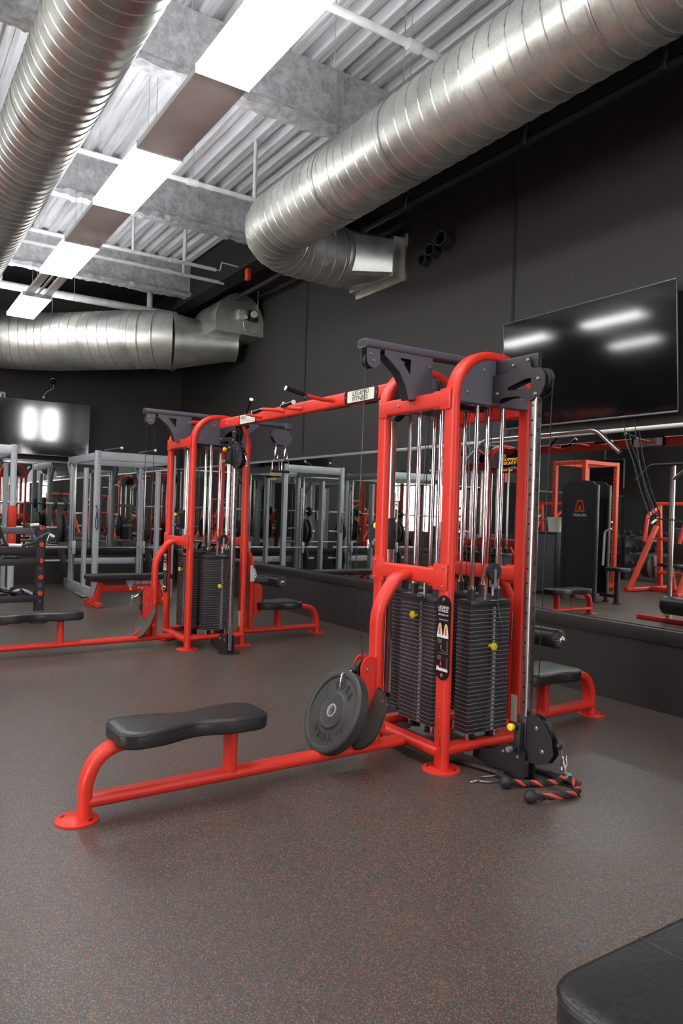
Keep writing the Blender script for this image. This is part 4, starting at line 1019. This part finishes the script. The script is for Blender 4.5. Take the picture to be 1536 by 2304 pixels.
def disc(x, y, z, r, w, lab, grp):
    if (r, w) not in PD:
        PD[(r, w)] = MB().m(RUBP).lathe((0, 0, 0), X, [(-w/2, .026), (-w/2, r*.93), (-w*.35, r), (w*.35, r), (w/2, r*.93), (w/2, r*.82), (w*.3, r*.78), (w*.3, r*.4), (w/2, r*.35), (w/2, .026), (-w/2, .026)], 30).mesh('weight_disc', (0, 0, 0), 40)
    o = bpy.data.objects.new('weight_disc', PD[(r, w)]); C.objects.link(o); o.location = (x, y, z); tag(o, lab, 'weight plate', grp)
smith('silver smith machine behind the far tower with a black strap on its post', 2.70, 10.42, .66, True)
smith('silver smith machine at the left edge with a red wrapped front post', .54, 10.42, .66, False)
yd = 10.42+1.75-.28
for x, who in ((2.70, 'machine behind the far tower'), (.54, 'machine at the left edge')):
    for dx_, z, r, nm in ((-.13, .44, .225, 'lowest left peg'), (-.11, .95, .225, 'middle left peg, inner'), (-.19, .95, .225, 'middle left peg, outer'), (-.10, 1.32, .11, 'top left peg, inner'), (-.25, 1.32, .09, 'top left peg, outer')):
        disc(x+dx_, yd, z, r, .045, 'black disc on the %s, smith %s' % (nm, who), 'discs on the smith machines')
    for dx_, z, r, nm in ((.13, .44, .225, 'lowest right peg'), (.12, .95, .19, 'middle right peg')):
        disc(x+1.08+dx_, yd, z, r, .045, 'black disc on the %s, smith %s' % (nm, who), 'discs on the smith machines')
t = thing('post_pad', 'red wrap around the left edge smith machine post', 'pad', (1.62, 10.42, 1.0))
MB().m(RED).box((0, 0, .14), (.10, .10, .28), bev=.01).build('upper_wrap', t); MB().m(RED).box((0, 0, -.16), (.10, .10, .28), bev=.01).build('lower_wrap', t)

# flat bench
t = thing('weight_bench', 'flat black bench on a red frame in front of the smith machine', 'bench', (3.0, 9.8, 0))
mb = MB(); o = [(x, y) for x, y in rrect(1.14, .28, .05, 5)]; pad(mb, o, (0, 0, .345), .062, crown=.004); mb.build('seat_pad', t, ang=50)
mb = MB().m(RED).sweep([(-.5, 0, .33), (.5, 0, .33)], rrect(.06, .03, .004, 2)); mb.build('seat_rail', t)
mb = MB().m(RED).sweep([(-.36, 0, .22), (.44, 0, .22)], rrect(.06, .09, .008, 2)); mb.m(WTX).box((.17, -.0305, .225), (.12, .001, .014)); mb.build('main_rail', t)
for s in (-1, 1):
    MB().m(RED).sweep([(s*.36, 0, .30), (s*.46, 0, .03)], rrect(.08, .09, .008, 2), up=Y).build('leg', t)
    MB().m(REDD).box((s*.45, 0, .03), (.08, .5, .06), bev=.008).build('foot_bar', t)
    mb = MB().m(RED).lathe((-.52, s*.10-.015, .045), Y, [(0, 0), (0, .04), (.03, .04), (.03, 0)], 18); mb.m(STL).cyl((-.52, s*.10-.018, .045), (-.52, s*.10+.018, .045), .01, 10); mb.build('wheel', t)
mb = MB().m(GREY).plate([(-.06, .33), (-.02, .24), (.0, .22), (.03, .25), (.06, .33)], (.0, -.04, 0), X, Z, .006); mb.build('ladder_bracket', t)
mb = MB().m(GREY).plate([(-.06, .33), (-.02, .24), (.0, .22), (.03, .25), (.06, .33)], (.45, -.04, 0), X, Z, .006); mb.build('ladder_bracket', t)
for x, z in ((.0, .215), (.44, .215), (.46, .07)): MB().m(YEL).cyl((x, -.05, z), (x, -.085, z), .018, 14).build('pop_pin', t)

# attachment rack at the left edge
t = thing('attachment_rack', 'black storage rack with red round knobs and three shelves at the left edge', 'rack', (1.1, 8.63, 0))
for x in (-.55, .54):
    mb = MB().m(BLK).sweep([(x, 0, .01), (x, 0, 1.07)], rrect(.095, .09, .008, 2), up=Y)
    for z in (.96, .60, .42, .24): mb.m(GUN).box((x, -.047, z), (.035, .004, .035), bev=.002)
    mb.build('upright', t)
    MB().m(BLK).lathe((x, 0, 0), Z, [(0, .10), (.012, .10), (.016, .09), (.016, 0)], 28).build('foot', t)
    if x > 0:
        for z in (1.05, .868, .688, .507, .33): MB().m(REDD).lathe((x, -.046, z), -Y, [(0, .018), (.01, .027), (.035, .027), (.04, .022), (.04, 0)], 20).build('knob', t)
for z in (.66, .27):
    mb = MB().m(BLK).box((0, -.12, z), (.98, .30, .012)); mb.box((0, -.27, z+.03), (.98, .012, .07), bev=.002); mb.box((0, .02, z+.03), (1.0, .012, .06)); mb.build('tray', t)
MB().m(BLK).box((0, -.0, .79), (1.03, .05, .09), bev=.005).build('rail', t)
MB().m(GUN).box((0, .06, 1.01), (1.03, .04, .07), bev=.005).build('rail', t)
mb = MB().m(WTX).text('YORK', .045, (.02, .038, 1.01), X, Z, sx=1.3); mb.build('lettering', t)
def tri_handle(x, y, z, lab, s=1., rot=0.):
    t = thing('row_handle', lab, 'cable attachment', (x, y, z), 'steel row handles'); Rm = Matrix.Rotation(rot, 3, 'Y')
    P = [Rm @ V(p) for p in ((0, 0, .06*s), (-.09*s, 0, .05*s), (-.03*s, 0, -.10*s), (.11*s, 0, -.02*s), (.0, 0, .06*s))]
    MB().m(CHR).tube(P, .010, 8).build('frame', t)
    MB().m(WHT).tube([P[0], P[1]], .016, 10).build('grip', t)
tri_handle(1.60, 8.53, 1.03, 'chrome triangular row handle hooked on the top red knob')
tri_handle(1.74, 8.53, .92, 'smaller chrome row handle right of the rack post', .7, .6)
def bar_item(lab, P, r, mat, name='curl_bar', caps=True):
    mb = MB().m(mat).tube(fil(P, .03, 4), r, 10)
    tag(mb.build(name), lab, 'cable attachment')
bar_item('bent black bar leaning against the rack from the left', [(1.16, 8.50, 1.12), (1.20, 8.50, 1.06), (1.27, 8.50, .86)], .014, BLK)
bar_item('black and white gripped curl bar across the rack rail', [(1.08, 8.53, .855), (1.28, 8.53, .865), (1.45, 8.53, .855), (1.58, 8.53, .90)], .016, RUB)
tag(MB().m(WHT).cyl((1.30, 8.53, .862), (1.43, 8.53, .858), .0185, 12).build('grip_tape'), 'white grip tape on the curl bar at the left edge', 'tape')
rnd = random.Random(3)
names = [('wide black handle heaped on the middle shelf', (.95, 1.15), .69), ('curved black handle on the middle shelf by the post', (1.15, 1.5), .69), ('chrome link on the middle shelf', (1.20, 1.26), .72), ('long grey strap handle on the bottom shelf', (1.02, 1.38), .335), ('folded black strap on the bottom shelf', (1.1, 1.3), .30), ('grey looped handle at the right of the bottom shelf', (1.30, 1.55), .33), ('black hooked handle standing on the bottom shelf', (1.32, 1.45), .37)]
for i, (lab, (a, b), z) in enumerate(names):
    n = 6; P = []
    for k in range(n): P.append((a+(b-a)*k/(n-1), 8.48+rnd.uniform(-.05, .05), z+(.05*math.sin(PI*k/(n-1)) if i in (1, 3, 5) else rnd.uniform(-.01, .03))))
    tag(MB().m([RUB, BLK, CHR, TRIMB, RUB, GREY, BLK][i]).tube(curve(P, 30), [.022, .018, .008, .022, .025, .017, .016][i], 8).build('cable_attachment'), lab, 'cable attachment')

# ================================================================== THINGS SEEN IN THE MIRRORS
def shroud(lab, x, y, logo, sd=-1):
    t = thing('shrouded_machine', lab, 'weight machine', (x, y, 0))
    o = [(-.31, .12), (.31, .12), (.31, 1.90), (.24, 1.955), (.10, 1.975), (-.10, 1.975), (-.24, 1.955), (-.31, 1.90)]
    MB().m(BLK).plate(o, (-.02, 0, 0), Y, Z, .03).build('front_shroud', t)
    mb = MB().m(BLK).plate(o, (-.32, 0, 0), Y, Z, .02); mb.build('rear_shroud', t)
    for yy in (-.33, .33):
        for xx in (0, -.30):
            mb = MB().m(BLK).sweep([(xx, yy, 0.02), (xx, yy, 1.90)], rrect(.07, .05, .01, 2), up=Y); mb.build('post', t); MB().m(RUB).cyl((xx, yy, 0), (xx, yy, .02), .06, 16).build('rubber_foot', t)
    if logo:
        mb = MB().m(REDD)
        mb.plate([(-.10, 0), (-.055, .19), (.055, .19), (.10, 0)], (.0105, 0, 1.46), Y, Z, .002, holes=[[(-.075, .02), (-.040, .17), (.040, .17), (.075, .02)]])
        mb.plate([(-.028, .03), (-.018, .08), (0, .12), (.018, .08), (.028, .03)], (.0105, 0, 1.46), Y, Z, .002)
        mb.m(WTX).text('ATLANTIS', .058, (.0115, 0, 1.40), Y, Z, sx=1.05); mb.build('logo', t)
    MB().m(BLK).box((-.18, sd*.48, .12), (.05, .34, .05)).build('frame_rail', t)
    MB().m(BLK).sweep([(-.18, sd*.62, .02), (-.18, sd*.62, .52)], rrect(.07, .07, .01, 2), up=Y).build('seat_post', t)
    MB().m(RUB).cyl((-.18, sd*.62, 0), (-.18, sd*.62, .02), .07, 16).build('rubber_foot', t)
    mb = MB(); pad(mb, rrect(.26, .34, .05, 4), (-.18, sd*.62, .52), .06); mb.build('seat_pad', t)
    mb = MB().m(GREY).tube(fil([(-.1, sd*.40, .6), (-.1, sd*.42, 1.15), (-.1, sd*.54, 1.2)], .05, 4), .018, 8); mb.build('handle_arm', t)
    return t
shroud('tall black shrouded machine with a red emblem, seen in the right mirror', -.46, 8.02, True)
shroud('tall plain black shrouded machine left of the emblem one in the mirror', -.50, 9.70, False, 1)
t = thing('storage_cabinet', 'dark cabinet between the two shrouded machines', 'cabinet', (-.75, 8.80, 0))
MB().m(BLK).box((0, 0, .55), (.40, .44, 1.10), bev=.01).build('body', t); MB().m(GUN).box((.202, 0, .55), (.006, .40, 1.0), bev=.004).build('door', t)
t = thing('bucket', 'white plastic bucket on the dark cabinet, seen in the mirror', 'bucket', (-.72, 8.76, 1.10))
MB().m(BUCK).lathe((0, 0, 0), Z, [(0, 0), (0, .11), (.24, .135), (.24, .142), (.255, .142), (.255, .13), (.02, .105), (.02, 0)], 28).build('pail', t)
MB().m(STL).tube([(0, -.14*math.cos(a), .22-.10*math.sin(a)) if True else 0 for a in [i*PI/10 for i in range(11)]], .003, 6).build('wire_handle', t)
def plate_machine(lab, x, y, rz):
    t = thing('plate_loaded_machine', lab, 'weight machine', (x, y, 0), 'red plate loaded machines', rz)
    for s in (-1, 1):
        MB().m(RED).sweep([(-.75, s*.50, .05), (.75, s*.50, .05)], rrect(.09, .07, .01, 2)).build('base_rail', t)
        MB().m(REDD).sweep([(-.30, s*.50, .06), (-.12, s*.45, 1.70)], rrect(.07, .09, .01, 2), up=Y).build('front_upright', t)
        MB().m(REDD).sweep([(.65, s*.50, .06), (-.05, s*.45, 1.25)], rrect(.07, .09, .01, 2), up=Y).build('rear_brace', t)
        MB().m(RED).sweep(fil([(-.1, s*.45, 1.60), (.3, s*.40, 1.45), (.45, s*.35, .95)], .2, 5), rrect(.05, .06, .01, 2), up=Y).build('lever_arm', t)
        MB().m(WHT).cyl((.15, s*.42, 1.30), (-.25, s*.50, 1.45), .022, 10).build('hand_grip', t)
        for z in (.45, .95): MB().m(STL).cyl((-.22, s*.50, z), (-.22, s*.80, z), .024, 10).build('plate_peg', t)
    for z in (1.68, 1.0, .35): MB().m(REDD).sweep([(-.2 if z < 1.2 else -.12, -.5, z), (-.2 if z < 1.2 else -.12, .5, z)], rrect(.06, .06, .01, 2)).build('crossbar', t)
    MB().m(RED).sweep([(0, 0, .05), (.12, 0, .50)], rrect(.08, .06, .01, 2), up=Y).build('seat_post', t)
    MB().m(RED).box((.0, 0, .05), (.12, 1.0, .07), bev=.008).build('base_crossbar', t)
    mb = MB(); pad(mb, rrect(.36, .40, .06, 4), (.14, 0, .50), .06); mb.build('seat_pad', t)
    mb = MB().m(LTH).box((-.08, 0, .92), (.07, .30, .62), rot=Matrix.Rotation(-.15, 3, 'Y'), bev=.03); mb.build('back_pad', t)
    return t
pm = plate_machine('red plate loaded press with black pads, seen at the right of the mirror', -3.3, 8.10, 0)
for k in range(2): disc(-3.42+0*k, 8.45+0, .45, .225, .05, '', '') if False else None
def ydisc(x, y, z, lab):
    o = bpy.data.objects.new('weight_disc', PD[(.225, .045)]); C.objects.link(o); o.location = (x, y, z); o.rotation_euler = (0, 0, PI/2); tag(o, lab, 'weight plate', 'discs on the red press')
for k, yy in enumerate((8.70, 8.76, 8.82)): ydisc(-3.52, yy, .45, 'black disc on the low peg of the red press, '+['inner', 'middle', 'outer'][k]+' of three')
for k, yy in enumerate((7.50, 7.44)): ydisc(-3.52, yy, .45, 'black disc on the near peg of the red press, '+['inner', 'outer'][k]+' of two')
for k, (x, y, r, lab) in enumerate(((-3.3, 6.2, .2, 'red press second from the emblem machine, left part of the gym'), (-3.7, 11.4, 0, 'red press in the far left corner of the gym'), (1.6, -4.6, 1.6, 'red press behind the viewer near the windows'), (3.4, -3.0, 1.8, 'red press behind the viewer by the right mirror'), (-2.2, -1.6, .4, 'red press left of the viewer'))):
    c = copy_tree(pm); c.location = (x, y, 0); c.rotation_euler = (0, 0, r); c['label'] = lab
def power_rack(lab, x, y):
    t = thing('power_rack', lab, 'rack', (x, y, 0), 'red power racks')
    for a in (-.45, .45):
        for b in (-.34, .34):
            mb = MB().m(REDD).sweep([(a, b, .0), (a, b, 2.42)], rrect(.075, .075, .005, 1), up=Y)
            for k in range(30): mb.m(BLKG).cyl((a+.0378, b, .2+k*.07), (a+.039, b, .2+k*.07), .012, 6)
            mb.build('upright', t)
    for z in (2.38, .1):
        for a in (-.45, .45): MB().m(REDD).sweep([(a, -.34, z), (a, .34, z)], rrect(.07, .07, .005, 1)).build('crossmember', t)
        for b in (-.34, .34): MB().m(REDD).sweep([(-.45, b, z), (.45, b, z)], rrect(.07, .07, .005, 1)).build('side_rail', t)
    MB().m(CHR).cyl((.52, -1.0, 1.30), (.52, 1.0, 1.30), .014, 12).build('barbell', t)
    for b in (-.34, .34): MB().m(BLK).box((.50, b, 1.27), (.10, .05, .04)).build('bar_hook', t)
    return t
pr = power_rack('red perforated power rack behind the emblem machine', -1.98, 9.14)
c = copy_tree(pr); c.location = (-1.75, 11.8, 0); c['label'] = 'red perforated power rack farther left behind the plain black machine'
t = thing('television', 'black screen high behind the red power rack, seen in the mirror', 'television', (-4.3, 10.5, 2.2))
MB().m(SCR).box((.03, 0, .15), (.02, 1.0, .62)).build('screen', t); MB().m(BLK).box((0, 0, .15), (.05, 1.02, .64), bev=.005).build('back_shell', t); MB().m(BLK).cyl((-.0, 0, .4), (-.0, 0, 2.75), .02, 10).build('ceiling_pole', t)
# dumbbell rack along the far side
def db_rack(lab, x, y):
    t = thing('dumbbell_rack', lab, 'rack', (x, y, 0), 'dumbbell racks')
    for yy in (-1.1, 1.1):
        MB().m(BLK).box((0, yy, .5), (.5, .06, 1.0), bev=.005).build('side_frame', t)
    for k, z in enumerate((.28, .62, .96)): MB().m(GUN).box((-.12*k+.1, 0, z), (.30, 2.14, .04), rot=Matrix.Rotation(.25, 3, 'Y')).build('shelf', t)
    return t
dbm = MB().m(CHR).cyl((-.06, 0, 0), (.06, 0, 0), .015, 10)
for s in (-1, 1): dbm.m(RUB).cyl((s*.06, 0, 0), (s*.15, 0, 0), .065, 12)
dbmesh = dbm.mesh('dumbbell', (0, 0, 0))
for j, (x, y, wh) in enumerate(((-5.2, 9.3, 'right'), (-5.2, 11.6, 'left'))):
    db_rack('dark dumbbell rack against the far side, %s one' % wh, x, y)
    for k, z in enumerate((.28, .62, .96)):
        for i in range(7):
            o = bpy.data.objects.new('dumbbell', dbmesh); C.objects.link(o); o.location = (x-.12*k+.1, y-.95+i*.315, z+.095)
            tag(o, 'black dumbbell on the %s rack, %s shelf, number %d from its right end' % (wh, ['bottom', 'middle', 'top'][k], i+1), 'dumbbell', 'dumbbells on the racks')
# leg machine reflected at the right edge
t = thing('leg_machine', 'steel post machine with a black roller, reflected at the right edge', 'weight machine', (.50, 5.76, 0))
MB().m(CHRD).sweep([(0, 0, .02), (0, 0, 2.08)], rrect(.05, .05, .004, 2), up=Y).build('post', t)
MB().m(RED).box((0, 0, .03), (.08, .9, .06), bev=.01).build('base_bar', t)
MB().m(BLK).tube(fil([(0, .55, 1.90), (0, .32, 2.10), (0, -.32, 2.10), (0, -.55, 1.90)], .06, 4), .02, 10).build('handle_bar', t)
MB().m(LTH).lathe((.05, -.46, .24), Y, [(0, .0), (0, .10), (.02, .12), (.48, .12), (.50, .10), (.50, 0)], 26).build('roller_pad', t)
MB().m(BLK).cyl((0, -.03, .24), (.12, -.03, .24), .03, 10).build('roller_arm', t)
MB().m(YEL).cyl((.03, 0, .12), (.08, 0, .12), .025, 12).build('pop_pin', t)

# ================================================================== CAMERA
def camera():
    yaw = math.radians(33); roll = math.radians(1.8); f = 1650.
    F = V((math.sin(yaw), math.cos(yaw), 0)); Rr = V((math.cos(yaw), -math.sin(yaw), 0)); U = V((0, 0, 1))
    c, s_ = math.cos(roll), math.sin(roll); R2_ = Rr*c+U*s_; U2 = -Rr*s_+U*c
    cd = bpy.data.cameras.new('camera'); co = bpy.data.objects.new('camera', cd); C.objects.link(co)
    M = Matrix(((R2_.x, U2.x, -F.x, 0), (R2_.y, U2.y, -F.y, 0), (R2_.z, U2.z, -F.z, 1.33), (0, 0, 0, 1)))
    co.matrix_world = M; cd.sensor_fit = 'VERTICAL'; cd.sensor_height = 36; cd.sensor_width = 24; cd.lens = f/2304*36
    cd.clip_start = .05; cd.clip_end = 100
    bpy.context.scene.camera = co
camera()
wd = bpy.data.worlds.new('world'); bpy.context.scene.world = wd; wd.use_nodes = True
wd.node_tree.nodes['Background'].inputs[0].default_value = (.5, .5, .52, 1); wd.node_tree.nodes['Background'].inputs[1].default_value = .3
vs = bpy.context.scene.view_settings; vs.view_transform = 'Standard'; vs.look = 'None'; vs.exposure = 0.52; vs.gamma = 1; vs.use_curve_mapping = False
